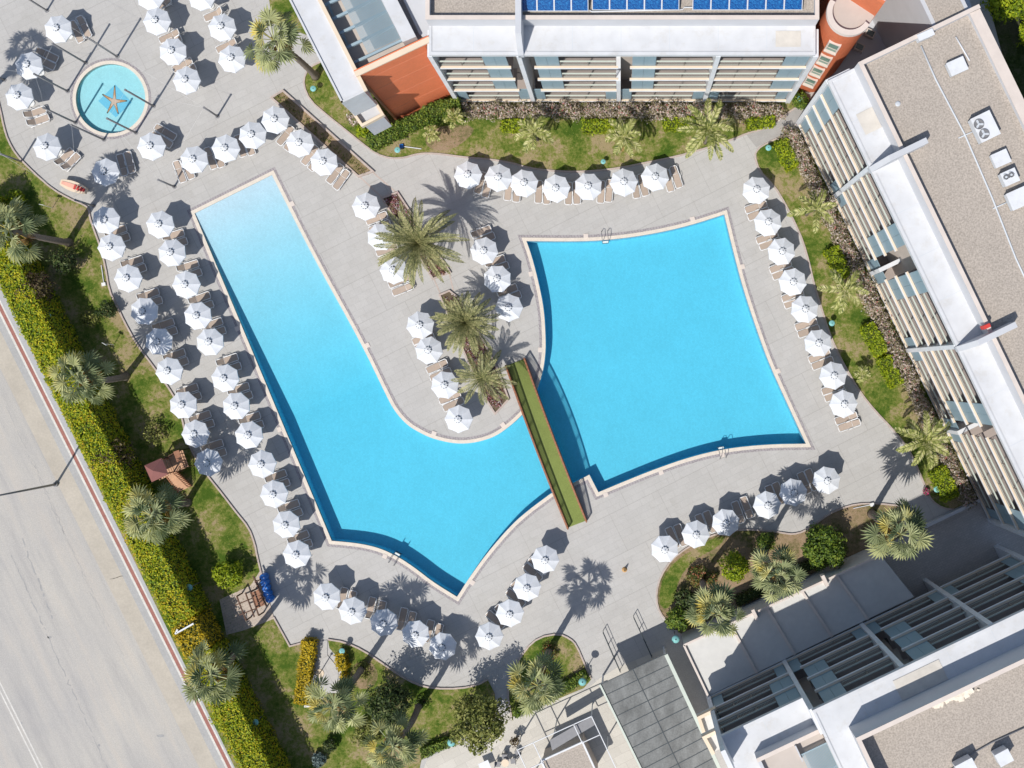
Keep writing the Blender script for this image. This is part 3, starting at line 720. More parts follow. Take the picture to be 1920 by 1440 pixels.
for a, b_ in ((706, 409), (712, 425), (725, 468), (730, 484), (748, 527), (755, 542), (793, 634), (798, 645), (819, 687), (826, 702), (843, 745), (850, 758)): LO.append((a, b_, -.92, .38, 'flat'))
for a, b_ in ((901, 435), (908, 448), (927, 490), (934, 503), (950, 545), (957, 558)): LO.append((a, b_, .93, -.36, 'up'))
LO += [(337, 322, .36, .93, 'flat'), (352, 316, .36, .93, 'flat'), (395, 297, .33, .94, 'flat'), (409, 294, .33, .94, 'flat'), (451, 274, .33, .94, 'flat'), (466, 271, .33, .94, 'flat'),
       (535, 254, -.62, .78, 'flat'), (548, 264, -.62, .78, 'flat'), (581, 291, -.62, .78, 'flat'), (594, 302, -.62, .78, 'flat'), (628, 326, -.62, .78, 'flat'), (640, 337, -.62, .78, 'flat'),
       (144, 60, .42, .9, 'mid'), (158, 51, .42, .9, 'mid'), (89, 103, .9, .42, 'mid'), (84, 117, .9, .42, 'mid'), (66, 211, .93, -.36, 'up'), (72, 226, .93, -.36, 'up'),
       (121, 295, .68, -.73, 'up'), (133, 304, .68, -.73, 'up'), (229, 309, -.28, -.96, 'flat'), (243, 304, -.28, -.96, 'flat'), (311, 248, .85, .52, 'mid'), (304, 262, .85, .52, 'mid'),
       (303, 8, -.9, .42, 'mid'), (318, 68, -.9, .42, 'mid'), (343, 122, -.9, .42, 'mid'), (402, 27, -.9, .42, 'up'), (425, 86, -.9, .42, 'mid'), (323, 80, -.9, .42, 'mid'), (350, 134, -.9, .42, 'mid')]
protos = {'flat': lo_flat, 'up': lo_up, 'mid': lo_mid}
cnt = {}
recs = []
for px, py, fx, fy, kd in LO:
    c = P(px, py, .34); c.z = 0
    rz = math.atan2(-fy, fx) + R.uniform(-.035, .035)
    u = min(UMB, key=lambda q: (q[0] - c).length); recs.append((c, rz, kd, u))
grp = {}
for r_ in recs: grp.setdefault((r_[3][1], r_[3][2]), []).append(r_)
for (o_, sh), L in grp.items():
    horiz = max(q[0].x for q in L) - min(q[0].x for q in L) > max(q[0].y for q in L) - min(q[0].y for q in L)
    L.sort(key=lambda q: q[0].x if horiz else -q[0].y)
    words = {1: ['single'], 2: (['left', 'right'] if horiz else ['upper', 'lower'])}.get(len(L)) or ([ORD[i] + (' rightward' if horiz else ' downward') for i in range(len(L))])
    for (c, rz, kd, u), wd in zip(L, words):
        st = {'flat': 'flat', 'up': 'raised-back', 'mid': 'half-raised'}[kd]
        put(protos[kd], c, rz, '%s taupe lounger, %s by the %s parasol of %s' % (st, wd, o_, sh))
# ================================================================== hotel wings
def wing(label, D, ui, ni, zs, zr, bays, group='hotel wings round the pool', roof_depth=12, uparapet=None, par_h=1.45, low_bays=(), canopy_w=2.15, wrap=0.0):
    """ui, ni: image-space unit vectors along the facade / into the building; u in metres along, v inward"""
    U = Vector((ui[0], -ui[1], 0)).normalized(); N = Vector((ni[0], -ni[1], 0)).normalized()
    def W(u, v, z): q = U * u + N * (D + v); return Vector((q.x, q.y, z))
    rz = math.atan2(U.y, U.x)
    u0, u1 = bays[0][0], bays[-1][1]
    root = thing('hotel_wing', label, 'hotel wing', tuple(W((u0 + u1) / 2, 3, 0)), group)
    def bx(mb, ua, ub, va, vb, za, zb):
        mb.hexa([W(ua, va, za), W(ub, va, za), W(ub, vb, za), W(ua, vb, za), W(ua, va, zb), W(ub, va, zb), W(ub, vb, zb), W(ua, vb, zb)])
    zg = zr + 1.05; zp = zr + .25 + par_h; DEP = 1.9
    hi = [b_ for b_ in bays if b_[2] not in low_bays]
    a0, a1 = hi[0][0], hi[-1][1]
    mb = MB(); bx(mb, a0, a1, DEP, roof_depth, 0, zr + .15); mb.build('wall', 'beige_wall', root)
    for b_ in bays:
        if b_[2] in low_bays:
            zl = zs[3]; la = b_[0] + wrap
            mb = MB(); bx(mb, b_[0], b_[1] - .01, DEP, roof_depth, 0, zl + .1); mb.build('wall', 'beige_wall', root)
            mb = MB(); bx(mb, b_[0], b_[0] + wrap, canopy_w, roof_depth, zl - .05, zl + .22); mb.build('roof_canopy', 'white_roof', root)
            mb = MB(); bx(mb, la, b_[1] - .01, canopy_w + .28, roof_depth, zl + .1, zl + 1.05); mb.build('upper_floor', 'beige_wall', root)
            mb = MB(); bx(mb, la, b_[1] - .01, canopy_w, canopy_w + .275, zl + .1, zl + 1.5); bx(mb, la, la + .25, canopy_w + .275, roof_depth, zl + 1.0, zl + 1.5); mb.build('parapet', 'grey_render', root)
            mb = MB(); bx(mb, la - .01, b_[1] - .02, canopy_w - .02, canopy_w + .29, zl + 1.5, zl + 1.54); mb.build('coping', 'coping_stone', root)
            mb = MB()
            for k in range(40): bx(mb, la + 3.2 + k * .1, la + 3.26 + k * .1, canopy_w + 1.2, roof_depth, zl + 1.5, zl + 1.54)
            bx(mb, la + 3.1, la + 7.3, canopy_w + 1.12, canopy_w + 1.2, zl + 1.44, zl + 1.56); bx(mb, la + 3.2, la + 7.2, canopy_w + 3, canopy_w + 3.1, zl + 1.38, zl + 1.505); mb.build('roof_slats', 'blue_steel', root)
            mb = MB(); bx(mb, la + 3.0, la + 3.1, canopy_w + .3, canopy_w + 1.6, zl + 1.05, zl + 1.7); mb.build('roof_wall', 'grey_render', root)
    a0w = a0 + wrap
    if wrap:
        mb = MB(); bx(mb, a0, a0w, canopy_w, roof_depth, zr - .05, zr + .22); bx(mb, a0 - .02, a0 + .2, canopy_w, roof_depth, zr + .1, zr + .29); mb.build('roof_canopy', 'white_roof', root)
    mb = MB(); bx(mb, a0w, a1, canopy_w + .1, roof_depth, zr + .15, zg - .05); mb.build('upper_wall', 'grey_render', root)
    a0_keep = a0; a0 = a0w
    mb = MB(); bx(mb, a0 + .02, a1 - .02, 2.6, roof_depth - .02, zg - .05, zg); rf = mb.build('roof', 'gravel', root)
    # parapet ring
    mb = MB(); bx(mb, a0, a1, canopy_w, canopy_w + .28, zr + .2, zp)
    bx(mb, a0, a0 + .28, canopy_w + .28, roof_depth, zg - .6, zp); bx(mb, a1 - .28, a1, canopy_w + .28, roof_depth, zg - .6, zp); bx(mb, a0 + .28, a1 - .28, roof_depth - .3, roof_depth + .5, zg - .6, zp - .2)
    mb.build('parapet', 'grey_render', root)
    mb = MB(); bx(mb, a0 - .01, a1 + .01, canopy_w - .02, canopy_w + .30, zp, zp + .04)
    bx(mb, a0 - .01, a0 + .30, canopy_w + .30, roof_depth + .52, zp, zp + .04); bx(mb, a1 - .30, a1 + .01, canopy_w + .30, roof_depth + .52, zp, zp + .04)
    bx(mb, a0 + .3, a1 - .3, roof_depth - .32, roof_depth + .52, zp - .2, zp - .14); mb.build('coping', 'coping_stone', root)
    a0 = a0_keep
    # white roof canopies with a raised lip, one per group of bays between roof fins
    def canopy_roof(ua, ub, z):
        mb = MB(); bx(mb, ua, ub, -.05, canopy_w - .003, z - .05, z + .22)
        bx(mb, ua, ub, -.08, .18, z - .12, z + .30); bx(mb, ua, ua + .2, .183, canopy_w - .01, z + .1, z + .29); bx(mb, ub - .2, ub, .183, canopy_w - .01, z + .1, z + .29)
        mb.build('roof_canopy', 'white_roof', root)
        mb = MB(); nj = max(2, int((ub - ua) / 3.4))
        for k in range(1, nj): u = lerp(ua, ub, k / nj); bx(mb, u - .02, u + .02, .19, canopy_w - .01, z + .22, z + .226)
        mb.build('roof_seam', 'ac_white', root)
    segs = []; cur = a0
    for b_ in hi:
        if b_[3].get('roof_fin') and b_[0] > a0 + .1: segs.append((cur, b_[0] - .03)); cur = b_[0] + .42
    segs.append((cur, a1))
    for ua, ub in segs: canopy_roof(ua, ub, zr)
    for b_ in bays:
        if b_[2] in low_bays: canopy_roof(b_[0], b_[1] - .03, zs[3])
    last = len(bays) - 1
    for i, (ua, ub, nm, opt) in enumerate(bays):
        floors = 3 if nm in low_bays else 4
        # dividing fin at the start of the bay
        fz = opt.get('fin_top', zr)
        mb = MB(); bx(mb, ua - .18, ua + .18, -.12, DEP, 0, fz); mb.build('dividing_wall', 'white_paint', root)
        if opt.get('roof_fin'):
            mb = MB()
            p = [(-.12, zr - .2), (-.12, zr + .35), (.15, zr + 1.0), (.9, zp + .75), (4.0, zp + .75), (4.0, zg - .2), (canopy_w, zr + .2), (canopy_w, zr - .2)]
            nn = len(p); vs = [W(ua - .02, v, z) for v, z in p] + [W(ua + .42, v, z) for v, z in p]
            mb.add(vs, [list(range(nn)), [nn + k for k in reversed(range(nn))]] + [[k, nn + k, nn + (k + 1) % nn, (k + 1) % nn] for k in range(nn)])
            mb.build('roof_fin', 'grey_render', root)
        if i == last:
            mb = MB(); bx(mb, ub - .1, ub + .3, -.12, DEP + .1, 0, zr - .1); mb.build('dividing_wall', 'white_paint', root)
        for f in range(floors):
            z = zs[f]; zt = (zs[f + 1] if f < 3 else zr)
            A, B = ua + .2, ub - .2
            side = opt['ground'] if f == 0 else opt['upper']
            gapL = gapR = 0.0
            if f > 0 and side == 'R' and opt.get('gap'): gapR = .9
            if f > 0 and side == 'L' and opt.get('gap'): gapL = .9
            A += gapL; B -= gapR
            mb = MB(); bx(mb, A, B, .14, DEP - .003, z - .2, z); sl = mb.build('balcony_floor', 'balcony_floor', root)
            mb = MB(); bx(mb, A - .18, B + .18, -.02, .137, z - .2, z + .03); mb.build('slab_edge', 'cream_wall', sl)
            mb = MB(); bx(mb, A - .18, B + .18, -.07, -.022, z - .18, z + .01); mb.build('slab_fascia', 'white_paint', sl)
            # shutters
            spans = []
            pw = .92
            if f == 0:
                spans = [(A + .02, A + pw), (B - pw, B - .02)]
            elif side == 'R': spans = [(B - 2 * pw, B - pw - .015), (B - pw, B)]
            else: spans = [(A, A + pw - .015), (A + pw, A + 2 * pw)]
            if opt.get('noshut') and f >= opt['noshut']: spans = []
            for a_, b2 in spans:
                mb = MB(); bx(mb, a_, b2, .15, .20, z + .03, zt - .21)
                lp = mb.build('shutter', 'louver_blue', root)
            # railing over the rest
            if f == 0: ra, rb = A + pw + .05, B - pw - .05
            elif not spans: ra, rb = A, B
            elif side == 'R': ra, rb = A, B - 2 * pw - .05
            else: ra, rb = A + 2 * pw + .05, B
            mb = MB(); bx(mb, ra, rb, .15, .26, z + 1.0, z + 1.05); bx(mb, ra, rb, .185, .215, z + .12, z + .15); bx(mb, ra, ra + .03, .18, .22, z + .15, z + 1.0); bx(mb, rb - .03, rb, .18, .22, z + .15, z + 1.0)
            rl = mb.build('railing', 'rail_green', root)
            mb = MB(); nb = max(2, int((rb - ra) / .13))
            for k in range(nb + 1):
                u = lerp(ra + .02, rb - .02, k / nb); bx(mb, u - .011, u + .011, .19, .21, z + .15, z + 1.0)
            mb.build('balusters', 'rail_grey', rl)
            mb = MB(); npst = max(2, round((rb - ra) / 1.9))
            for k in range(npst + 1):
                u = lerp(ra + .03, rb - .03, k / npst); bx(mb, u - .03, u + .03, .17, .23, z + .001, z + 1.0)
            mb.build('rail_posts', 'rail_dark', rl)
            # glazed doors in the back wall
            mid = (A + B) / 2
            for a_, b2 in ((mid - 2.4, mid - .6), (mid + .6, mid + 2.4)):
                mb = MB(); bx(mb, a_, b2, DEP - .05, DEP - .004, z + .02, z + 2.2); mb.build('balcony_door', 'glass_dark', root)
    return root, W

zN = [.5, 3.95, 7.35, 10.75]
def u_(px): return (px - 1165) / 21
wn, WN = wing('white north hotel wing with balconies and solar panels above the north lawn', 24.2, (1, 0), (0, -1), zN, 14.1,
    [(u_(859), u_(1001), 'a', dict(upper='R', ground='L', gap=1)), (u_(1001), u_(1160), 'b', dict(upper='L', ground='L', gap=1, roof_fin=1)),
     (u_(1160), u_(1320), 'c', dict(upper='L', ground='L', gap=1, fin_top=7.35)), (u_(1320), u_(1474), 'd', dict(upper='R', ground='L'))])
zE = [.5, 3.95, 7.35, 10.75]
sE = 1 / 21
we, WE = wing('white east hotel wing with gravel roof and rooftop units beside the east lawn', 23.8, (.4355, .9), (.9, -.4355), zE, 14.1,
    [(-276 * sE, -123 * sE, 'a', dict(upper='L', ground='L')), (-123 * sE, 35.5 * sE, 'b', dict(upper='R', ground='L', roof_fin=1, gap=1)), (35.5 * sE, 194 * sE, 'c', dict(upper='L', ground='L', gap=1, fin_top=4.0)),
     (194 * sE, 360 * sE, 'd', dict(upper='R', ground='L', roof_fin=1, gap=1)), (360 * sE, 545 * sE, 'e', dict(upper='R', ground='L', fin_top=4.0))], roof_depth=11.6)
zS = [4.0, 7.25, 10.5, 13.8]
kS = 91 / 1995
ws, WS = wing('white shaded south hotel wing with dark blue shutters facing the shrub bed', 28.27, (.9038, -.4278), (.4278, .9038), zS, 17.1,
    [(-112 * kS, 45 * kS, 'low', dict(upper='R', ground='L')), (45 * kS, 206 * kS, 'b', dict(upper='L', ground='L', gap=1)), (206 * kS, 364 * kS, 'c', dict(upper='L', ground='L', gap=1)), (364 * kS, 516 * kS, 'd', dict(upper='R', ground='L'))],
    par_h=2.4, low_bays=('low',), roof_depth=22, wrap=1.9)
# roofs: extra back strip of the east wing
mb = MB()
mb.hexa([WE(-30, 8.6, 0), WE(-276 * sE - .01, 8.6, 0), WE(-276 * sE - .01, 11.6, 0), WE(-30, 11.6, 0)] + [WE(-30, 8.6, 15.1), WE(-276 * sE - .01, 8.6, 15.1), WE(-276 * sE - .01, 11.6, 15.1), WE(-30, 11.6, 15.1)])
mb.build('rear_wing', 'grey_render', we)
mb = MB(); mb.hexa([WE(-30, 8.9, 15.1), WE(-276 * sE - .01, 8.9, 15.1), WE(-276 * sE - .01, 11.3, 15.1), WE(-30, 11.3, 15.1)] + [WE(-30, 8.9, 15.14), WE(-276 * sE - .01, 8.9, 15.14), WE(-276 * sE - .01, 11.3, 15.14), WE(-30, 11.3, 15.14)])
mb.build('rear_roof', 'gravel', we)
# chimney-like red vent on the east parapet
def quad_box(name, label, cat, px, z0, z1, mat, group=None, extra=None):
    r = thing(name, label, cat, tuple(sum((P(a, b_, z1) for a, b_ in px), Vector((0, 0, 0))) / len(px) * 1.0)[:2] + (z0,), group)
    mb = MB(); mb.prism(PL(px, z1), z0, z1); mb.build('body', mat, r); return r
# ---- rooftop equipment
def rot_rect(c, l, w, ang):
    co, si = math.cos(ang), math.sin(ang); return [(c[0] + x * co - y * si, c[1] + x * si + y * co) for x, y in ((-l / 2, -w / 2), (l / 2, -w / 2), (l / 2, w / 2), (-l / 2, w / 2))]
def unit(name, label, cat, px, ang_img, l, w, h, zb, fans=(), group='rooftop units', mat='ac_white', lid=True):
    c = P(px[0], px[1], zb + h); r = thing(name, label, cat, (c.x, c.y, zb), group)
    a = -math.radians(ang_img)
    mb = MB(); mb.box((c.x, c.y, zb + h / 2 + .06), (l, w, h - .12), a); mb.build('housing', mat, r)
    mb = MB(); mb.box((c.x, c.y, zb + h - .02), (l + .06, w + .06, .08), a); mb.build('lid', 'white_paint' if lid else mat, r)
    mb = MB()
    for sx in (-1, 1):
        for sy in (-1, 1):
            q = Vector((sx * (l / 2 - .1), sy * (w / 2 - .08), 0)); q.rotate(Matrix.Rotation(a, 3, 'Z')); mb.box((c.x + q.x, c.y + q.y, zb + .06), (.12, .12, .12), a)
    mb.build('feet', 'black_rubber', r)
    for fx, fy, rad in fans:
        q = Vector((fx, fy, 0)); q.rotate(Matrix.Rotation(a, 3, 'Z')); cx, cy = c.x + q.x, c.y + q.y; zt = zb + h + .021
        mb = MB(); mb.lathe((cx, cy, zt), [(rad, 0), (rad, .1), (rad - .04, .1), (rad - .04, .012)], 24); f_ = mb.build('fan', 'grey_steel', r)
        mb = MB(); mb.lathe((cx, cy, zt), [(rad - .04, .012), (.0, .013)], 24); mb.build('fan_well', 'grey_steel', f_)
        mb = MB()
        for k in range(3): mb.box((cx + .22 * math.cos(k * 2.09), cy + .22 * math.sin(k * 2.09), zt + .05), (rad - .1, .16, .02), k * 2.09)
        mb.lathe((cx, cy, zt + .02), [(.09, 0), (.09, .09), (0, .1)], 12); mb.build('fan_blades', 'ac_white', f_)
    return r
ZG = 15.15
unit('roof_hatch', 'pale flat-lidded roof hatch near the white tube on the east gravel roof', 'roof hatch', (1795, 124), -24, 1.3, 1.0, .62, ZG)
unit('air_conditioner', 'large twin-fan air conditioner in the middle of the east gravel roof', 'air conditioner', (1848, 237), 64, 1.9, 1.5, .9, ZG, [(-.36, -.4, .38), (.46, -.36, .38)])
unit('roof_hatch', 'pale roof hatch below the twin-fan unit on the east roof', 'roof hatch', (1877, 297), -24, 1.2, 1.0, .55, ZG)
unit('air_conditioner', 'small air conditioner with two little fans between pale roof hatches', 'air conditioner', (1894, 332), -24, 1.1, 1.0, .8, ZG, [(-.3, .12, .2), (.12, .12, .2)])
unit('air_conditioner', 'wide pale cooling unit at the right frame edge of the east roof', 'air conditioner', (1912, 371), -24, 1.6, 1.3, .7, ZG)
unit('air_conditioner', 'split cooling unit at the top end of the east roof by the grey court', 'air conditioner', (1736, 65), -24, 1.2, .45, .8, ZG)
ZS = 18.2
unit('air_conditioner', 'tilted white box unit in the bottom right corner on the south roof', 'air conditioner', (1883, 1421), -28, 1.0, .9, 1.0, ZS)
unit('air_conditioner', 'white box unit cut by the bottom frame edge on the south roof', 'air conditioner', (1812, 1440), -28, 1.3, .9, 1.0, ZS)
def tube_thing(name, label, cat, pts, rad, mat, group=None):
    mb = MB(); mb.tube(pts, rad, 8); o = mb.build(name, mat, None, True); return tag(o, label, cat, group)
tube_thing('fluorescent_tube', 'long white tube lying on the east gravel roof beside a hatch', 'tube', [P(1792, 69, ZG + .08), P(1818, 114, ZG + .08)], .06, 'white_paint')
tube_thing('roof_conduit', 'long grey conduit running down the middle of the east gravel roof', 'conduit', [P(1727, 86, ZG + .05), P(1755, 150, ZG + .05), P(1809, 252, ZG + .05), P(1860, 370, ZG + .05), P(1905, 485, ZG + .05), P(1940, 560, ZG + .05)], .07, 'ac_white')
tube_thing('roof_conduit', 'short grey conduit feeding the twin-fan unit on the east roof', 'conduit', [P(1797, 259, ZG + .05), P(1830, 244, ZG + .05)], .05, 'ac_white')
tube_thing('roof_conduit', 'short grey conduit feeding the wide unit at the right edge', 'conduit', [P(1862, 391, ZG + .05), P(1893, 377, ZG + .05)], .05, 'ac_white')
tube_thing('roof_conduit', 'long thin dark cable crossing the south gravel roof to the units', 'conduit', [P(1760, 1462, ZS + .04), P(1815, 1418, ZS + .04), P(1860, 1392, ZS + .04), P(1930, 1360, ZS + .04)], .05, 'grey_steel')
mb = MB(); c = P(1683, 195, ZG); mb.lathe((c.x, c.y, ZG), [(.2, 0), (.2, .08), (.12, .12), (0, .13)], 14); tag(mb.build('roof_drain', 'ac_white', None), 'small round pale drain cap alone on the east gravel roof', 'roof drain')
c = P(1849, 612, 16); mb = MB(); mb.box((c.x, c.y, 15.85), (.28, .5, .8), math.radians(-65)); tag(mb.build('alarm_box', 'red_plastic'), 'red box fixed beside a white roof fin of the east wing', 'alarm box')
# parapet drain slots of the south wing and heap of rubble
rb = MB(); rr = random.Random(3)
for k in range(170):
    t_ = rr.random(); q = P(lerp(1740, 1822, t_) + rr.gauss(0, 6), lerp(1312, 1280, t_) + 6 + rr.gauss(0, 5) + 6 * t_, ZS); s_ = rr.uniform(.1, .42)
    rb.box((q.x, q.y, ZS + s_ * .2), (s_, s_ * rr.uniform(.5, 1), s_ * .45), rr.uniform(0, 3))
o = rb.build('rubble_heap', 'rubble'); o['kind'] = 'stuff'; tag(o, 'heap of broken pale stone on the south gravel roof beside the parapet', 'rubble')
# solar panels on the north roof
sp = None; ws_ = ['first', 'second', 'third', 'fourth', 'fifth', 'sixth']
for bank, (xa, xb, n, nm) in enumerate([(974, 1103, 4, 'left bank near the roof fin'), (1110, 1274, 5, 'middle bank on the north roof'), (1299, 1506, 6, 'right bank near the orange tower')]):
    for k in range(n):
        px = lerp(xa, xb, (k + .5) / n); lab = 'tilted blue solar panel, %s from the left in the %s' % (ORD[k], nm)
        c = P(px, -8 if bank == 0 else -10, 15.9); wdt = (xb - xa) / n * (H - 15.9) / F - .1
        if sp is None:
            sp = thing('solar_panel', lab, 'solar panel', (c.x, c.y, 15.15), 'blue solar panels on the north roof')
            T = math.radians(18)
            def sl(x, y, z): return Vector((c.x + x, c.y + y * math.cos(T) - z * math.sin(T), 15.75 + y * math.sin(T) + z * math.cos(T)))
            def sbx(mb, x0, x1, y0, y1, z0, z1): mb.hexa([sl(x0, y0, z0), sl(x1, y0, z0), sl(x1, y1, z0), sl(x0, y1, z0), sl(x0, y0, z1), sl(x1, y0, z1), sl(x1, y1, z1), sl(x0, y1, z1)])
            mb = MB(); h = wdt / 2; sbx(mb, -h, h, -1, 1, 0, .05); mb.build('glass', 'solar', sp)
            mb = MB(); sbx(mb, -h - .05, -h, -1.05, 1.05, -.02, .08); sbx(mb, h, h + .05, -1.05, 1.05, -.02, .08); sbx(mb, -h, h, -1.05, -1, -.02, .08); sbx(mb, -h, h, 1, 1.05, -.02, .08); mb.build('frame', 'ac_white', sp)
            mb = MB()
            for x in (-h, h): mb.bar(sl(x, .9, -.02), (c.x + x, c.y + .86, 15.15), .06); mb.bar(sl(x, -.9, -.02), (c.x + x, c.y - .86, 15.15), .06)
            mb.build('stand', 'ac_white', sp); reg(sp); w0 = wdt
        else: dup(sp, (c.x, c.y, 15.15), 0, lab, None, (wdt / w0, 1, 1))
tube_thing('roof_pipe', 'white pipe along the foot of the middle and right solar banks', 'pipe', [P(1105, 19, 15.3), P(1110, 22, 15.3), P(1200, 20, 15.3), P(1280, 18, 15.3), P(1283, 14, 15.3), P(1500, 12, 15.3), P(1503, -10, 15.3)], .05, 'white_paint')

# ================================================================== stair tower and corner blocks
tc = P(1521, 138)
TR = 1.67; TZ = 15.8
t_ = thing('stair_tower', 'orange round stair tower with four green windows between two wings', 'tower', (tc.x, tc.y, 0))
dv = Vector((-.55, -.84, 0)).normalized(); back = -dv; sid = Vector((-back.y, back.x, 0))
arc = [tc + dv * TR * math.cos(a) + sid * TR * math.sin(a) for a in [math.radians(x) for x in range(-90, 91, 10)]]
plan = arc + [tc + sid * TR + back * 3.2, tc - sid * TR + back * 3.2]
mb = MB(); mb.prism(plan, 0, TZ); mb.build('wall', 'tower_orange', t_)
mb = MB(); mb.strip(arc, -.35, .06, TZ - .02, TZ + .42)
if True: mb.build('parapet', 'coping_stone', t_)
mb = MB(); mb.tess([plan], TZ + .02); mb.build('roof', 'beige_wall', t_)
mb = MB(); mb.prism([tc + sid * TR * 1.02 + back * .9, tc + sid * (TR + 1.4) + back * 4.5, tc - sid * (TR) + back * 4.5, tc - sid * TR * 1.02 + back * .9][::-1], 0, TZ + 2.6); mb.build('upper_wall', 'tower_orange', t_)
mb = MB(); mb.prism([tc + sid * TR + back * 1.15, tc + sid * (TR + 1.2) + back * 4.6, tc - sid * TR + back * 4.6, tc - sid * TR + back * 1.15][::-1], TZ + 2.6, TZ + 2.75); mb.build('upper_roof', 'white_roof', t_)
wd = Vector((math.cos(math.radians(-112)), math.sin(math.radians(-112)), 0)); wsid = Vector((-wd.y, wd.x, 0))
for px, z in (((1513.5, 148), 3.2), ((1528, 125), 6.4), ((1541, 102), 9.6), ((1558, 76), 12.9)):
    c = tc + wd * (TR + .0)
    def WB(mb, s0, s1, d0, d1, z0, z1): mb.hexa([c + wsid * s0 + wd * d0 + Vector((0, 0, z0)), c + wsid * s1 + wd * d0 + Vector((0, 0, z0)), c + wsid * s1 + wd * d1 + Vector((0, 0, z0)), c + wsid * s0 + wd * d1 + Vector((0, 0, z0)), c + wsid * s0 + wd * d0 + Vector((0, 0, z1)), c + wsid * s1 + wd * d0 + Vector((0, 0, z1)), c + wsid * s1 + wd * d1 + Vector((0, 0, z1)), c + wsid * s0 + wd * d1 + Vector((0, 0, z1))])
    mb = MB(); WB(mb, -.5, -.38, -.3, .12, z - .9, z + .9); WB(mb, .38, .5, -.3, .12, z - .9, z + .9); WB(mb, -.38, .38, -.3, .12, z + .78, z + .9); WB(mb, -.5, .5, -.3, .26, z - 1.02, z - .88)
    f_ = mb.build('window', 'coping_stone', t_)
    mb = MB(); WB(mb, -.38, .38, -.1, .05, z - .88, z + .78); mb.build('pane', 'glass_green', f_)
    mb = MB(); WB(mb, -.38, .38, .052, .08, z - .35, z - .28); mb.build('transom', 'coping_stone', f_)
# low grey roof in the corner between tower and east wing
g = thing('link_building', 'grey link block with square skylights behind the orange tower', 'building', tuple(P(1680, 60)))
mb = MB(); mb.prism(PL([(1538, 140), (1618, 30), (1640, -50), (1790, -90), (1830, 40), (1600, 165)], 4.2), 0, 4.2); mb.build('wall', 'grey_render', g)
for c, s_ in (((1669, 10), 1.1), ((1650, 35), .8), ((1632, 62), .8), ((1612, 88), .8)):
    q = P(*c, 4.6); mb = MB(); mb.box((q.x, q.y, 4.35), (s_, s_ * .8, .5), math.radians(-25)); k_ = mb.build('skylight', 'coping_stone', g)
    mb = MB(); mb.box((q.x, q.y, 4.62), (s_ - .2, s_ * .8 - .2, .04), math.radians(-25)); mb.build('pane', 'glass_dark', k_)
# ================================================================== restaurant block, top left
rs = thing('restaurant_building', 'restaurant block with tall orange wall and blue pergola terrace at top left', 'building', tuple(P(720, 140)))
ow_t = [(668, 143.5), (805, 79), (812, 76)]
zt = 14.2
A_, B_ = P(668, 143.5, zt), P(808, 77.5, zt)
nrm = Vector((-(B_ - A_).y, (B_ - A_).x, 0)).normalized()
mb = MB(); mb.prism([A_, B_, B_ + nrm * .5, A_ + nrm * .5], 0, zt); mb.build('orange_wall', 'orange_wall', rs)
mb = MB(); mb.prism([A_ - nrm * .06, B_ - nrm * .06, B_ + nrm * .36, A_ + nrm * .36], zt, zt + .15); mb.build('wall_coping', 'cream_wall', rs)
for z in (3.2, 6.4, 9.6, 12.6):
    mb = MB(); mb.prism([A_ - nrm * .012, B_ - nrm * .012, B_ + nrm * .1, A_ + nrm * .1], z - .035, z + .035); mb.build('wall_joint', 'orange_joint', rs)
for p in (A_.lerp(B_, .03), A_.lerp(B_, .93)):
    mb = MB(); mb.tube([(p.x - nrm.x * .15, p.y - nrm.y * .15, 0), (p.x - nrm.x * .15, p.y - nrm.y * .15, zt - .3)], .12, 8); mb.build('drain_pipe', 'pipe_brown', rs)
# terrace floor
mb = MB(); mb.prism(PL([(676, 140), (806, 80), (800, 30), (770, -70), (560, -70), (612, 20)], 12.6), 0, 12.6); mb.build('terrace_floor', 'beige_wall', rs)
zw = 13.9
# white strips
e = [(596, 0), (684, 173), (641, 194), (552, 14)]
dirv = (P(684, 173, zw) - P(596, 0, zw)).normalized()
q = PL([(684, 173), (641, 194)], zw); q2 = [q[1] - dirv * 16, q[0] - dirv * 16]
mb = MB(); mb.prism([q[0], q[1], q2[0], q2[1]], 9.9, zw); mb.build('white_volume', 'white_roof', rs)
mb = MB(); mb.prism([q[0] + dirv * .004, q[1] + dirv * .004, q[1] - dirv * .15, q[0] - dirv * .15], zw, zw + .12)
cr = (q[1] - q[0]).normalized()
mb.prism([q[1], q2[0], q2[0] - cr * .15, q[1] - cr * .15], zw, zw + .12); mb.build('roof_edge', 'white_roof', rs)
mb = MB(); mb.prism([q[0], q[0] - cr * .28, q2[1] - cr * .28, q2[1]], zw, zw + .2); mb.build('cream_coping', 'cream_wall', rs)
zl = 8.6
q = PL([(716, 216), (682, 234), (668, 214), (704, 196)], zl)
mb = MB(); mb.prism(q, 4.8, zl); mb.build('lower_balcony', 'grey_render', rs)
mb = MB(); mb.strip(q, -.002, .22, zl, zl + .5, True); mb.build('balcony_parapet', 'cream_wall', rs)
mb = MB(); qq = PL([(668, 168), (709, 190), (716, 214), (684, 232), (664, 214)], 5); mb.prism(PL([(672, 160), (700, 200), (712, 212), (690, 226), (660, 200)], 5), 0, 4.79); mb.build('lower_wall', 'grey_render', rs)
q = PL([(755, 79), (780, 68.6)], zw); q2 = [q[1] - dirv * 14, q[0] - dirv * 14]
mb = MB(); mb.prism([q[0], q[1], q2[0], q2[1]], 12.62, zw); mb.build('white_volume', 'white_roof', rs)
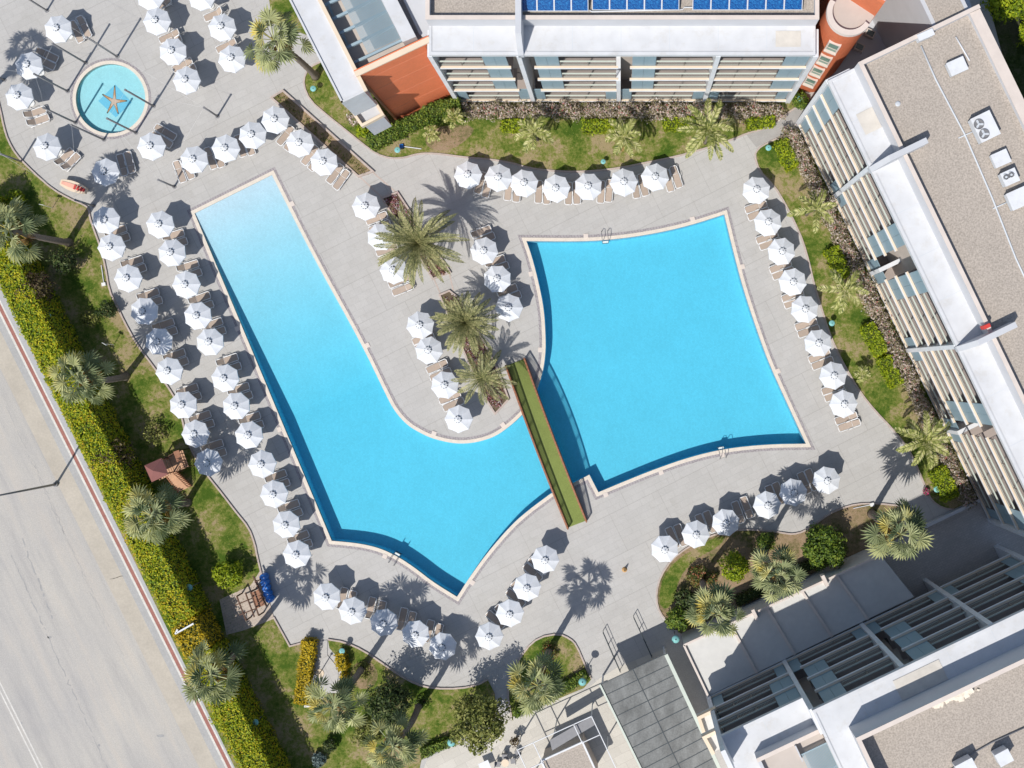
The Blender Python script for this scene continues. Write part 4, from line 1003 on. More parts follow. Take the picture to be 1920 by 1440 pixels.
# pergola: louvre roof on beams
la, lb, lc, ld = P(690, 100, 13.5), P(751, 72, 13.5), P(751, 72, 13.5) - dirv * 14, P(690, 100, 13.5) - dirv * 14
nb = 30
mb = MB()
for k in range(nb):
    t1 = (k + .5) / nb; mb.bar(la.lerp(lb, t1), ld.lerp(lc, t1), .055, .03)
mb.build('pergola_slats', 'blue_steel', rs)
dA = (P(755, 79, 13.3) - P(670, 119, 13.3)); dA.normalize()
for (px, py) in ((668, 116), (654, 88), (641, 61), (628, 34), (615, 7)):
    p0 = P(px, py, 13.35); mb = MB(); mb.bar(p0 - dA * .6, p0 + dA * 4.6, .2, .22); mb.build('pergola_beam', 'blue_steel', rs)
for a, b_ in (((668, 116), (676, 132)), ((641, 61), (652, 84)), ((615, 7), (625, 30))):
    mb = MB(); mb.bar(P(*a, 13.2), P(b_[0], b_[1], 12.6), .16); mb.build('pergola_brace', 'blue_steel', rs)
# grey roof between the restaurant and the north wing
mb = MB(); mb.prism(PL([(806, 78), (786, 64), (757, 2), (728, -62), (806, -62)], 13.0), 12.61, 13.0); mb.build('roof_block', 'grey_render', rs)
# ================================================================== terrace roof in front of the south wing
tr_ = thing('terrace_roof', 'low pale flat roof with ridges, partly shaded, in front of the south wing', 'flat roof', tuple(P(1480, 1180)))
Tq = PL([(1282, 1208.5), (1328, 1305), (1714, 1119), (1650, 1040)], 3.9)
mb = MB(); mb.prism(Tq, 0, 3.9); mb.build('roof', 'terrace_white', tr_)
for t0 in (.235, .42, .60, .775, .0, ):
    if t0 == 0: continue
    p, q = Tq[0].lerp(Tq[3], t0), Tq[1].lerp(Tq[2], t0 * 1.0)
    mb = MB(); mb.bar(p + Vector((0, 0, .1)), q + Vector((0, 0, .1)), .22, .2); mb.build('ridge', 'coping_stone', tr_)
for p, q in ((Tq[0], Tq[1]), (Tq[0], Tq[3])):
    mb = MB(); mb.bar(p + Vector((0, 0, .14)), q + Vector((0, 0, .14)), .18, .26); mb.build('roof_edge', 'coping_stone', tr_)
for (px, py) in ((1415, 1152), (1546, 1088)):
    c = P(px, py, 4.3); mb = MB(); mb.box((c.x, c.y, 4.25), (.28, 1.0, .7), math.radians(25)); mb.build('stub_beam', 'pipe_brown' if False else 'coping_stone', tr_)
# side balconies of the south wing
for (a, b_, c, d), z in (((1306, 1341), (1341, 1324), (1360, 1360), (1318, 1378)), 7.4), (((1315, 1378), (1353, 1360), (1372, 1394), (1334, 1412)), 10.6):
    r = thing('side_balcony', 'cream walled balcony, %s of the two stepped at the south wing end' % ('upper' if z < 8 else 'lower'), 'balcony', tuple(P(1335, 1350, z)), 'stepped end balconies')
    q = PL([a, b_, c, d], z); mb = MB(); mb.prism(q, z - .25, z); mb.build('floor', 'terrace_white', r)
    mb = MB(); mb.strip([q[3], q[0], q[1]], -.28, 0, z, z + .5); mb.build('parapet', 'cream_wall', r)
    mb = MB()
    for k in range(5): p = q[1].lerp(q[2], k / 4); mb.bar(p, p + Vector((0, 0, 1)), .04)
    mb.bar(q[1] + Vector((0, 0, 1)), q[2] + Vector((0, 0, 1)), .05); mb.build('railing', 'dark_steel', r)
# ================================================================== slate canopy, hut and steel frame
sc_ = thing('slate_canopy', 'grey slate panelled canopy roof over the entrance by the patio', 'canopy', tuple(P(1220, 1340)))
CQ = [(1127, 1283), (1246, 1227), (1246 + 100.4 * 1.0, 1227 + 214), (1127 + 107, 1283 + 219)]
q = PL(CQ, 4.0)
mb = MB(); mb.prism(q, 3.85, 4.0); mb.build('roof', 'slate_roof', sc_)
dl = (q[3] - q[0]).length; n = 11
for k in range(n + 1):
    mb = MB(); mb.bar(q[0].lerp(q[3], k / n) + Vector((0, 0, .012)), q[1].lerp(q[2], k / n) + Vector((0, 0, .012)), .06, .03); mb.build('roof_joint', 'dark_steel', sc_)
mb = MB(); mb.bar(q[0].lerp(q[1], .5) + Vector((0, 0, .02)), q[3].lerp(q[2], .5) + Vector((0, 0, .02)), .06, .03); mb.build('roof_joint', 'dark_steel', sc_)
mb = MB(); mb.bar(q[1] + Vector((.12, 0, -.02)), q[2] + Vector((.12, 0, -.02)), .3, .25); mb.bar(q[0] + Vector((-.1, 0, -.02)), q[3] + Vector((-.1, 0, -.02)), .16, .25); mb.build('gutter', 'rail_green', sc_)
for p in (q[0].lerp(q[3], .02), q[1].lerp(q[2], .02), q[0].lerp(q[3], .5), q[1].lerp(q[2], .5)):
    mb = MB(); mb.tube([(p.x, p.y - .2, 0), (p.x, p.y - .2, 3.84)], .09, 8); mb.build('post', 'white_paint', sc_)
hut = thing('hut', 'gravel roofed kiosk standing inside the white steel frame on the patio', 'kiosk', tuple(P(1060, 1430)))
hq = PL([(1017, 1427), (1091.5, 1393), (1120, 1455), (1045, 1490)], 3.0)
mb = MB(); mb.prism(hq, 0, 2.9); mb.build('wall', 'beige_wall', hut)
mb = MB(); mb.prism(hq, 2.9, 3.0); mb.build('roof', 'gravel', hut)
mb = MB(); mb.strip(hq, -.0, .14, 2.85, 3.12, True); mb.build('roof_edge', 'white_paint', hut)
fr = thing('steel_pergola', 'white steel pergola frame casting thin shadows on the cream patio', 'pergola', tuple(P(1040, 1400)))
za = 3.4; f0, f1, f2 = P(970, 1406, za), P(1109, 1343, za), P(1150, 1430, za); ex = (f1 - f0).normalized(); ey = (f2 - f1).normalized()
f2 = f1 + ey * 6.5; f3 = f0 + ey * 6.5
for a, b_ in ((f0, f1), (f1, f2), (f0, f3), (f0 + ex * 1.5 + ey * 0, f0 + ex * 1.5 + ey * 6), (f1 - ex * 1.7, f1 - ex * 1.7 + ey * 1.7), (f1 + ey * 1.75, f1 + ey * 1.75 - ex * 1.7), (f0 + ey * 1.9, f0 + ey * 1.9 + ex * 1.6)):
    mb = MB(); mb.bar(a, b_, .07); mb.build('beam', 'white_paint', fr)
for p in (f0, f1, f0.lerp(f1, .5), f1 + ey * 3.2, f0 + ey * 3.2):
    mb = MB(); mb.bar((p.x, p.y, 0), (p.x, p.y, za), .09); mb.build('post', 'white_paint', fr)
# fabric awning edges round the hut (grey shade panels)
mb = MB(); mb.prism([f1 - ex * 4.2 + ey * .5, f1 - ex * .1 + ey * .1, f1 - ex * .1 + ey * .9, f1 - ex * 4.4 + ey * 1.4], 3.0, 3.04); mb.build('shade_panel', 'grey_steel', fr)

# plaster repair patches on the white roofs
def patch(root, W, ua, ub, va, vb, z):
    mb = MB(); mb.hexa([W(ua, va, z), W(ub, va, z), W(ub, vb, z), W(ua, vb, z), W(ua, va, z + .012), W(ub, va, z + .012), W(ub, vb, z + .012), W(ua, vb, z + .012)]); mb.build('repair_patch', 'patch', root)
patch(wn, WN, 11.7, 13.6, .55, 1.75, 14.352); patch(we, WE, -9.9, -8.2, .75, 2.1, 14.352); patch(ws, WS, 8.3, 12.0, .5, 2.1, 17.352)
# ================================================================== palms
def fan_crown(rnd, n=34, dead=9, RC=1.0):
    """leaf mesh list around the origin (crown centre); returns (green, dead) builders"""
    g, d = MB(), MB()
    for k in range(n + dead):
        isd = k >= n; mb = d if isd else g
        az = k * 2.39996 + rnd.uniform(-.45, .45); t_ = k / n
        el = rnd.uniform(-1.35, -.75) if isd else lerp(1.25, -.5, min(1, t_) ** .8) + rnd.uniform(-.12, .12)
        pet = (rnd.uniform(.8, 1.1) if isd else rnd.uniform(1.0, 1.75) * (.75 + .35 * t_)) * RC; fan = rnd.uniform(.8, 1.15) * RC * (.75 if isd else 1)
        out = Vector((math.cos(az) * math.cos(el), math.sin(az) * math.cos(el), math.sin(el)))
        side = Vector((-math.sin(az), math.cos(az), 0))
        base = Vector((0, 0, 0)); tip = base + out * pet - Vector((0, 0, .12 * pet))
        mb.bar(base, tip, .05 * RC, .03 * RC)
        dirf = (out + Vector((0, 0, -.35))).normalized(); nf = side.cross(dirf).normalized()
        m_ = 15; roll = rnd.uniform(-.55, .55)
        side2 = (side * math.cos(roll) + nf * math.sin(roll)).normalized()
        span = rnd.uniform(1.5, 2.1)
        for j in range(m_):
            th = lerp(-span, span, j / (m_ - 1)); c_, s_ = math.cos(th), math.sin(th)
            dd = (dirf * c_ + side2 * s_).normalized(); L = fan * (1 - .22 * abs(th) / span) * rnd.uniform(.86, 1.06)
            pe = dd.cross(nf).normalized(); w = .085 * fan
            mid = tip + dd * L * .58 + nf * (.05 * (-1) ** j) + Vector((0, 0, -.03 * L)); w1 = L * .58 * math.tan(span / m_) * 1.04
            end = tip + dd * L + Vector((0, 0, -rnd.uniform(.12, .34) * L))
            fold = nf * .11 * fan
            if j == 0: t0_ = len(mb.v); mb.v.append(tuple(tip))
            o = len(mb.v)
            mb.v += [tuple(mid - pe * w1), tuple(mid + fold), tuple(mid + pe * w1), tuple(end)]
            for f in ((t0_, o, o + 1), (t0_, o + 1, o + 2), (o, o + 3, o + 1), (o + 1, o + 3, o + 2)): mb.f.append(list(f)); mb.m.append(0)
    return g, d
def feather_crown(rnd, n, L0, droop, up, leafl, mbs=None, wid=.055, young=.0):
    mb = mbs or MB()
    for k in range(n):
        az = k * 2.39996 + rnd.uniform(-.2, .2); t_ = k / max(1, n - 1)
        el = lerp(up, -.25, t_ ** .9) + rnd.uniform(-.1, .1); L = L0 * rnd.uniform(.85, 1.08) * (1 - .25 * (1 - t_))
        h = Vector((math.cos(az), math.sin(az), 0)); side = Vector((-math.sin(az), math.cos(az), 0))
        pts = []; N = 12; p = Vector((0, 0, 0)); a = el; bend = rnd.uniform(-.35, .35)
        for i in range(N + 1):
            pts.append(p.copy()); hh = (h * math.cos(bend * i / N) + side * math.sin(bend * i / N))
            p = p + (hh * math.cos(a) + Vector((0, 0, math.sin(a)))) * (L / N); a -= droop / N * (1 + i / N)
        mb.tube([tuple(q) for q in pts[::3]], [.045, .035, .025, .018, .01], 4, False)
        m_ = int(L * 13)
        for i in range(2, m_):
            u = i / m_; f_ = u * N; j = min(N - 1, int(f_)); q = pts[j].lerp(pts[j + 1], f_ - j); d = (pts[j + 1] - pts[j]).normalized()
            s0 = d.cross(Vector((0, 0, 1))).normalized(); upv = s0.cross(d)
            ll = leafl * (math.sin(math.pi * min(1, .18 + u * .86)) ** .6) * rnd.uniform(.85, 1.15)
            for sg in (-1, 1):
                dl = (d * .75 + s0 * sg * .8 + upv * rnd.uniform(.1, .5)).normalized()
                e = q + dl * ll + Vector((0, 0, -.12 * ll)); pw = dl.cross(upv).normalized() * wid * .5
                o = len(mb.v); mb.v += [tuple(q - pw * .6), tuple(q.lerp(e, .5) + pw), tuple(e), tuple(q.lerp(e, .5) - pw)]
                mb.f.append([o, o + 1, o + 2, o + 3]); mb.m.append(0)
    return mb
def shift(mb, off): mb.v = [(x + off[0], y + off[1], z + off[2]) for x, y, z in mb.v]; return mb
def zof(base, crown):
    """height at which the crown axis must stand for the palm to reach from its foot to its head"""
    b_ = math.dist(base, (1165, 700)); c = math.dist(crown, (1165, 700)); return H * (1 - b_ / c)
def trunk_mb(base, top, r0, r1, bend=.25, rnd=R):
    mb = MB(); pts = []; rad = []; b_ = Vector(base); t_ = Vector(top); off = Vector((rnd.uniform(-1, 1), rnd.uniform(-1, 1), 0)) * bend
    N = 22
    for i in range(N + 1):
        u = i / N; pts.append(b_.lerp(t_, u) + off * math.sin(math.pi * u)); rad.append(lerp(r0, r1, u) * (1 + .5 * max(0, .06 - u) / .06) * (1 + (.06 if i % 2 else -.03)))
    mb.tube(pts, rad, 10); return mb
FAN = [((130, 455), (20, 432), 'leaning at the left frame edge beside the paddling pool lawn'), ((236, 706), (150, 711), 'rising through the hedge beside the upper west lawn'), ((352, 942), (285, 966), 'standing just below the red-roofed playhouse'),
       ((442, 1222), (397, 1264), 'standing over the hedge below the blue barrels'), ((678, 1254), (622, 1326), 'overhanging the yellow-hedged shower nook'), ((786, 1322), (738, 1398), 'at the bottom edge left of the big leafy tree'),
       ((1029, 1221), (1008, 1284), 'in the small rounded bed by the patio'), ((1316, 1086), (1341, 1150), 'at the left end of the shrub bed beside the pale roof'), ((1432, 1036), (1456, 1077), 'between the two round bushes of the shrub bed'),
       ((1634, 963), (1687, 1001), 'at the right end of the shrub bed over the shaded yard'), ((592, 143), (514, 76), 'leaning over the deck left of the white strip roof')]
for i, (b_, c, wh) in enumerate(FAN):
    rnd = random.Random(100 + i)
    z = {0: 9.6, 10: 10.2}.get(i, 9.8 if i > 2 else 8.6)
    base = P(*b_); top = P(*c, z)
    r = thing('fan_palm', 'tall grey-green fan palm %s' % wh, 'palm tree', tuple(base), 'fan palms round the pool garden')
    trunk_mb(base, top, .30, .21, .3, rnd).build('trunk', 'trunk', r, True)
    sc = [1.15, 1.15, 1.17, 1.2, 1.15, 1.12, 1.15, 1.12, 1.05, 1.2, 1.2][i]
    g, d = fan_crown(rnd, 25 + i % 3, 9 if i in (1, 3, 10) else 6, sc)
    shift(g, top + Vector((0, 0, .15))); shift(d, top - Vector((0, 0, .25)))
    g.build('crown', 'fan_leaf', r); d.build('dead_fronds', 'fan_dead', r)
# one palm outside the top left corner, known by its shadow on the deck
rnd = random.Random(77); base = P(-46, 190); top = P(-150, 165, 9.5)
r = thing('fan_palm', 'fan palm off the left edge whose leafy shadow falls near the top left parasols', 'palm tree', tuple(base), 'fan palms round the pool garden')
trunk_mb(base, top, .3, .2).build('trunk', 'trunk', r, True); g, d = fan_crown(rnd, 24); shift(g, top); g.build('crown', 'fan_leaf', r)
# date palms on the island
for i, (b_, c, z, n, L0, wh) in enumerate([((795, 470), (783, 456), 6.0, 52, 4.6, 'largest feathery date palm on the island flower bed'), ((878, 612), (872, 605), 4.3, 50, 3.5, 'dense middle date palm on the island flower bed'), ((908, 706), (903, 708), 3.4, 20, 3.5, 'small open date palm on the island beside the bridge')]):
    rnd = random.Random(200 + i); base = P(*b_); top = P(*c, z)
    r = thing('date_palm', wh, 'palm tree', tuple(base), 'date palms on the island')
    trunk_mb(base, top, .34, .32, .1, rnd).build('trunk', 'bark', r, True)
    mb = feather_crown(rnd, n, L0, .62, 1.2 if i < 2 else .8, .42, None, .06); shift(mb, top); mb.build('crown', 'date_leaf', r)
# slim feather palms on the lawns
for i, (b_, c, z, n, L0, wh) in enumerate([((1008, 262), (1000, 248), 4.2, 10, 2.5, 'thin feather palm on the left of the north lawn'), ((1172, 262), (1170, 255), 4.0, 11, 2.6, 'pale feather palm with dry fronds in mid north lawn'),
      ((1322, 268), (1327, 242), 5.8, 15, 3.9, 'widest feather palm at the right end of the north lawn'), ((1570, 546), (1583, 543), 4.8, 9, 3.1, 'feather palm with one orange dry frond on the east lawn'),
      ((1512, 402), (1530, 392), 5.8, 7, 3.0, 'sparse feather palm leaning against the upper east planter'), ((1705, 832), (1737, 826), 6.0, 15, 3.6, 'full feather palm at the lower end of the east lawn'),
      ((1612, 712), (1618, 701), 1.6, 12, 1.1, 'small young yellow palm on the lower east lawn'), ((806, 262), (808, 250), 1.8, 10, 1.2, 'small young palm near the dark hedge by the orange wall'), ((850, 228), (852, 220), 2.4, 10, 1.5, 'small broad-leaved palm in front of the balcony corner')]):
    rnd = random.Random(300 + i); base = P(*b_); top = P(*c, z)
    r = thing('feather_palm', wh, 'palm tree', tuple(base), 'slim feather palms on the lawns')
    trunk_mb(base, top, .12 if z > 3 else .08, .09 if z > 3 else .06, .15, rnd).build('trunk', 'trunk', r, True)
    mb = feather_crown(rnd, n, L0, 1.15, 1.0, .48 if z > 3 else .3, None, .085); shift(mb, top); mb.build('crown', 'feather_leaf', r)
    if i in (1, 3):
        mb = feather_crown(random.Random(5 + i), 1 if i == 3 else 2, 2.2, 1.0, -.2, .4, None, .05); mb.rotz(math.radians(-105)); shift(mb, top - Vector((0, 0, .2))); mb.build('dead_fronds', 'fan_dead', r)
# ================================================================== trees, bushes
def bush(name, label, cat, px, rpx, h, mat, n=None, size=.13, group=None, seed=0, trunk=False, shell=.5, z0=0.0, squash=1.0, core=True):
    rnd = random.Random(seed or hash(px) % 9999); zc = z0 + h * .55; c = P(px[0], px[1], zc); rr = rpx * (H - zc) / F
    base = P(px[0], px[1], zc); r = thing(name, label, cat, (c.x, c.y, 0), group)
    if trunk or True:
        mb = MB(); 
        for k in range(5):
            a = k * 1.257 + rnd.uniform(-.3, .3); q = Vector((c.x + math.cos(a) * rr * .5, c.y + math.sin(a) * rr * .5, zc + rnd.uniform(0, h * .3))); m_ = Vector((c.x, c.y, 0)).lerp(q, .5) + Vector((0, 0, h * .1))
            mb.tube([(c.x, c.y, 0), tuple(m_), tuple(q)], [.05 + rr * .045, .03 + rr * .03, .02], 6)
        mb.build('trunk' if trunk else 'stem', 'bark', r, True)
    mb = MB(); n = n or int(700 * rr * rr + 250)
    # several lobes make the outline uneven
    mb.leaves((c.x, c.y, zc), (rr * .8, rr * .8 * squash, h * .45), int(n * .5), size, rnd, shell)
    for k in range(int(5 + rr * 2)):
        a = rnd.uniform(0, 6.28); d = rr * rnd.uniform(.35, .68); q = (c.x + math.cos(a) * d, c.y + math.sin(a) * d * squash, zc + h * rnd.uniform(-.1, .28)); s_ = rr * rnd.uniform(.26, .42)
        mb.leaves(q, (s_, s_, s_ * .8), int(n * .5 / (5 + rr * 2)), size, rnd, .4)
    mb.build('crown' if trunk else 'foliage', mat, r)
    return r
bush('tree', 'large dark glossy tree beside the patio at the bottom', 'tree', (900, 1350), 64, 6.5, 'olive_leaf', 5200, .16, None, 11, True, .35)
bush('tree', 'rounded dark tree behind the shower nook lawn', 'tree', (730, 1318), 50, 5.0, 'dark_leaf', 3800, .14, None, 12, True, .4)
bush('shrub', 'pale olive shrub in front of the rounded dark tree', 'shrub', (688, 1372), 34, 2.6, 'olive_leaf', 2000, .12, 'shrubs in the garden beds', 13)
bush('shrub', 'bright green round bush left of the middle fan palm in the shrub bed', 'shrub', (1376, 1062), 32, 3.0, 'lime_leaf', 2600, .12, 'shrubs in the garden beds', 14)
bush('shrub', 'largest round green bush at the right of the shrub bed', 'shrub', (1546, 1027), 50, 3.6, 'green_leaf', 4600, .14, 'shrubs in the garden beds', 15)
bush('shrub', 'small green bush at the back kerb of the shrub bed', 'shrub', (1436, 1018), 22, 2.0, 'green_leaf', 1200, .11, 'shrubs in the garden beds', 16)
bush('shrub', 'reddish flowering shrub round the left palm foot of the shrub bed', 'shrub', (1306, 1078), 24, 1.3, 'red_bed_leaf', 1500, .1, 'shrubs in the garden beds', 17)
bush('shrub', 'reddish low shrub right of the left palm foot', 'shrub', (1332, 1084), 15, 1.1, 'red_bed_leaf', 700, .1, 'shrubs in the garden beds', 18)
bush('shrub', 'leafy green shrub beside the teal lamp at the bed corner', 'shrub', (1272, 1160), 28, 2.4, 'green_leaf', 1800, .13, 'shrubs in the garden beds', 19)
bush('shrub', 'dark shrub above the corner lamp in the shrub bed', 'shrub', (1284, 1122), 24, 1.8, 'dark_leaf', 1200, .12, 'shrubs in the garden beds', 20)
bush('shrub', 'bright green round bush above the brick playground', 'shrub', (430, 1078), 33, 2.4, 'lime_leaf', 2400, .12, 'shrubs in the garden beds', 21)
bush('shrub', 'small dark thorny shrub on the lawn kerb beside the outer parasols', 'shrub', (200, 583), 22, 1.6, 'dark_leaf', 900, .1, 'shrubs in the garden beds', 22, shell=.2)
bush('shrub', 'sparse pale shrub left of the thorny shrub', 'shrub', (166, 598), 20, 1.0, 'olive_leaf', 500, .1, 'shrubs in the garden beds', 23, shell=.2)
bush('shrub', 'yellow-green young shrub at the left edge below the paddling pool', 'shrub', (30, 372), 20, 1.8, 'lime_leaf', 900, .12, 'shrubs in the garden beds', 24)
bush('shrub', 'russet bare-twigged shrub on the upper hedge', 'shrub', (72, 542), 38, 4.5, 'russet_leaf', 1700, .12, 'shrubs in the garden beds', 25, shell=.2)
bush('shrub', 'russet shrub growing into the hedge beside the playhouse', 'shrub', (212, 858), 44, 4.6, 'russet_leaf', 1900, .12, 'shrubs in the garden beds', 26, shell=.2)
bush('shrub', 'scrubby half-bare shrub on the west lawn above the playhouse', 'shrub', (292, 812), 28, 1.6, 'olive_leaf', 420, .11, 'shrubs in the garden beds', 27, shell=.1)
bush('shrub', 'dark shrub in the shade of the hedge near the top left', 'shrub', (118, 488), 32, 2.6, 'dark_leaf', 1000, .12, 'shrubs in the garden beds', 28, shell=.3)
bush('shrub', 'blue-grey spiky shrub at the bottom left lawn', 'shrub', (598, 1424), 17, 1.0, 'blue_leaf', 700, .13, 'shrubs in the garden beds', 29)
bush('shrub', 'dark small shrub below the shower nook palm', 'shrub', (618, 1398), 17, 1.2, 'dark_leaf', 500, .12, 'shrubs in the garden beds', 30)
bush('shrub', 'flat ring of small-leaved plants round the middle bottom palm', 'shrub', (679, 1256), 20, .6, 'olive_leaf', 620, .09, 'shrubs in the garden beds', 31, shell=.6)
bush('shrub', 'low green plants round the foot of the bottom palm', 'shrub', (792, 1316), 18, .6, 'green_leaf', 520, .09, 'shrubs in the garden beds', 32, shell=.6)
bush('shrub', 'ring of red-flowered plants in the small rounded bed', 'shrub', (1030, 1222), 21, .6, 'red_bed_leaf', 620, .09, 'shrubs in the garden beds', 33, shell=.6)
bush('shrub', 'green shrub filling the corner below the orange tower', 'shrub', (1502, 188), 20, 1.2, 'green_leaf', 900, .12, 'shrubs in the garden beds', 34)
bush('shrub', 'yellowish shrub in front of the grey balcony block', 'shrub', (680, 243), 17, 1.3, 'lime_leaf', 600, .12, 'shrubs in the garden beds', 35)
bush('shrub', 'mottled red-leaved shrub beside the white volume', 'shrub', (664, 222), 17, 1.2, 'bougain_leaf', 600, .12, 'shrubs in the garden beds', 36)
bush('pink_flower_bush', 'tiny bush with bright pink flowers on the lower east kerb', 'flower bush', (1737, 922), 9, .7, 'pink_flower', 260, .08, None, 37)
bush('shrub', 'leafy plant left of the white patio frame', 'shrub', (966, 1390), 12, 1.6, 'russet_leaf', 200, .1, 'shrubs in the garden beds', 38)
for i, (px, rp, h) in enumerate([((1893, -6), 60, 5), ((1945, 60), 40, 4)]):
    bush('tree', 'bright leafy tree %s' % ['in the top right corner', 'at the right frame edge behind the east wing'][i], 'tree', px, rp, h, 'lime_leaf', 3000, .16, None, 50 + i, True)
# clipped hedges
def hedge(label, px, l, w, h, ang_img, mat, n=None, name='hedge', group='clipped hedge blocks', size=.1):
    z = h; c = P(px[0], px[1], z); r = thing(name, label, 'hedge', (c.x, c.y, 0), group); rnd = random.Random(int(px[0] * 7 + px[1])); a = -math.radians(ang_img)
    mb = MB(); mb.box((0, 0, h * .46), (l - .25, w - .25, h * .9), 0); mb.rotz(a); shift(mb, (c.x, c.y, 0)); mb.build('dark_core', 'hedge_core', r)  # added opaque box, its dark colour stands for shade between the leaves
    mb = MB(); mb.leaves((0, 0, h / 2), (l / 2, w / 2, h / 2), n or int(150 * (l * w + 2 * h * (l + w) * .6)), size, rnd, kind='box'); mb.rotz(a); shift(mb, (c.x, c.y, 0)); mb.build('foliage', mat, r)
    return r
HB = [((962, 234), 2.1, 1.0, 1.0, 0, 'lime_leaf', 'first lime hedge block from left under the north balconies'), ((1123, 235), 2.9, 1.1, 1.0, 0, 'lime_leaf', 'second lime hedge block from left under the north balconies'), ((1274, 230), 2.7, 1.0, 1.0, -3, 'lime_leaf', 'third lime hedge block from left under the north balconies'), ((1427, 228), 2.5, .9, 1.0, -8, 'lime_leaf', 'fourth lime hedge block from left beside the tower path'),
      ((1476, 288), 2.6, 1.2, 1.2, 66, 'lime_leaf', 'topmost lime hedge block along the east planter'), ((1573, 492), 2.8, 1.3, 1.2, 64, 'lime_leaf', 'second lime hedge block from top along the east planter'), ((1641, 636), 2.9, 1.25, 1.2, 62, 'lime_leaf', 'third lime hedge block from top along the east planter'), ((1671, 696), 2.8, 1.2, 1.2, 62, 'lime_leaf', 'fourth lime hedge block from top along the east planter'), ((1773, 908), 2.9, 1.5, 1.3, 64, 'lime_leaf', 'lowest lime hedge block by the shaded yard'),
      ((773, 228), 2.6, 1.2, 1.3, -24, 'green_leaf', 'dark green hedge block against the orange wall'), ((722, 252), 3.2, 1.3, 1.2, -24, 'green_leaf', 'dark green hedge block under the grey balcony block'), ((815, 205), 1.8, 1.2, 1.5, -24, 'green_leaf', 'dark green hedge block at the right foot of the orange wall'), ((846, 200), 1.5, 1.4, 1.8, -10, 'green_leaf', 'dark green hedge block at the north wing corner'),
      ((570, 1262), 5.6, 1.15, 1.3, 97, 'gold_leaf', 'long golden hedge left of the shower nook'), ((638, 1242), 1.5, .8, 1.2, 75, 'gold_leaf', 'short golden hedge right of the shower nook'), ((643, 1275), .9, .5, 1.0, 80, 'gold_leaf', 'tiny golden hedge stub below the short golden hedge'),
      ((1060, 1290), 4.4, .9, .9, -29, 'green_leaf', 'low green hedge along the patio edge of the rounded bed'), ((985, 1330), 2.2, .7, .8, -25, 'green_leaf', 'low green hedge at the bottom tip of the rounded bed'), ((820, 1402), 3.2, .8, .9, -22, 'green_leaf', 'low green hedge beside the patio at the bottom'),
      ((1405, 1118), 2.4, .8, .9, -26, 'dark_leaf', 'dark low hedge beside the pale flat roof'), ((1515, 1062), 2.4, .8, .9, -26, 'dark_leaf', 'dark low hedge below the largest round bush')]
for px, l, w_, h, an, mt, lab in HB: hedge(lab, px, l, w_, h, an, mt)
# the tall boundary hedge by the road: three clipped lengths
hx = lambda y, o: (xr(y) + 18 + o, y)
def road_hedge(label, y0, y1, mat, hz=3.6, wd=2.35):
    a, b_ = P(*hx(y0, 0), hz), P(*hx(y1, 0), hz); d = (b_ - a).normalized(); n = Vector((-d.y, d.x, 0))
    if n.x < 0: n = -n
    c = (a + b_) / 2 + n * wd / 2; r = thing('boundary_hedge', label, 'hedge', (c.x, c.y, 0), 'tall boundary hedge lengths by the road'); L = (b_ - a).length; ang = math.atan2(d.y, d.x); rnd = random.Random(int(y0))
    mb = MB(); mb.box((0, 0, hz * .48), (L - .2, wd - .4, hz * .95)); mb.rotz(ang); shift(mb, (c.x, c.y, 0)); mb.build('dark_core', 'hedge_core', r)  # solid dark filler added to block light and give the inner shade
    mb = MB(); mb.leaves((0, 0, hz / 2), (L / 2, wd / 2, hz / 2), int(L * (wd + 2 * hz) * 85), .105, rnd, kind='box')
    for k in range(int(L * 1.2)):
        q = (rnd.uniform(-L / 2, L / 2), rnd.uniform(-wd / 2, wd / 2), hz - .1); s_ = rnd.uniform(.25, .6); mb.leaves(q, (s_, s_, .25), 90, .1, rnd, .5)
    mb.rotz(ang); shift(mb, (c.x, c.y, 0)); mb.build('foliage', mat, r)
road_hedge('long tall yellow-green hedge along the road beside the west lawn', 380, 1176, 'hedge_leaf', 4.0)
road_hedge('short golden length of roadside hedge beside a white bar', 1180, 1236, 'gold_leaf', 3.7)
road_hedge('lower yellow-green length of roadside hedge at the bottom', 1240, 1540, 'hedge_leaf', 4.0)
# bougainvillea along the foot of the facades
protos_b = []
for k in range(4):
    rnd = random.Random(400 + k); r = thing('bougainvillea', '', 'flower bush', (0, 0, 0), 'bougainvillea along the hotel walls')
    mb = MB()
    for j in range(5): a = j * 1.26; mb.tube([(0, 0, 0), (math.cos(a) * .3, math.sin(a) * .3, .5), (math.cos(a) * .7, math.sin(a) * .6, .9)], [.04, .03, .015], 5)
    mb.build('stem', 'bark', r)
    mb = MB(); mb.leaves((0, 0, .6), (1.0, .8, .55), 900, .085, rnd, .35, lump=.3)
    for j in range(6): mb.leaves((rnd.uniform(-.9, .9), rnd.uniform(-.5, .5), rnd.uniform(.6, 1.1)), (.35, .3, .3), 90, .08, rnd, .3)
    mb.build('foliage', 'bougain_leaf', r); reg(r); protos_b.append(r)
k = 0
nN = 19; nE = 26
def bplace(x, y, ang, lab):
    global k
    pr = protos_b[k % 4]; sc = R.uniform(.9, 1.15); k += 1
    if k <= 4: pr.location = (x, y, .02); pr.rotation_euler = (0, 0, ang); pr['label'] = lab
    else: dup(pr, (x, y, .02), ang, lab, None, (sc, sc, sc))
o10 = ORD + ['fifteenth', 'sixteenth', 'seventeenth', 'eighteenth', 'nineteenth', 'twentieth'] + ['twenty-%s' % q for q in ORD[:9]]
for i in range(nN):
    c = WN(lerp(u_(872), u_(1462), (i + .5) / nN), -.95, 0); bplace(c.x, c.y, R.uniform(-.3, .3) + (math.pi if R.random() < .5 else 0), 'pale pinkish bougainvillea, %s from left under the north wing balconies' % o10[i])
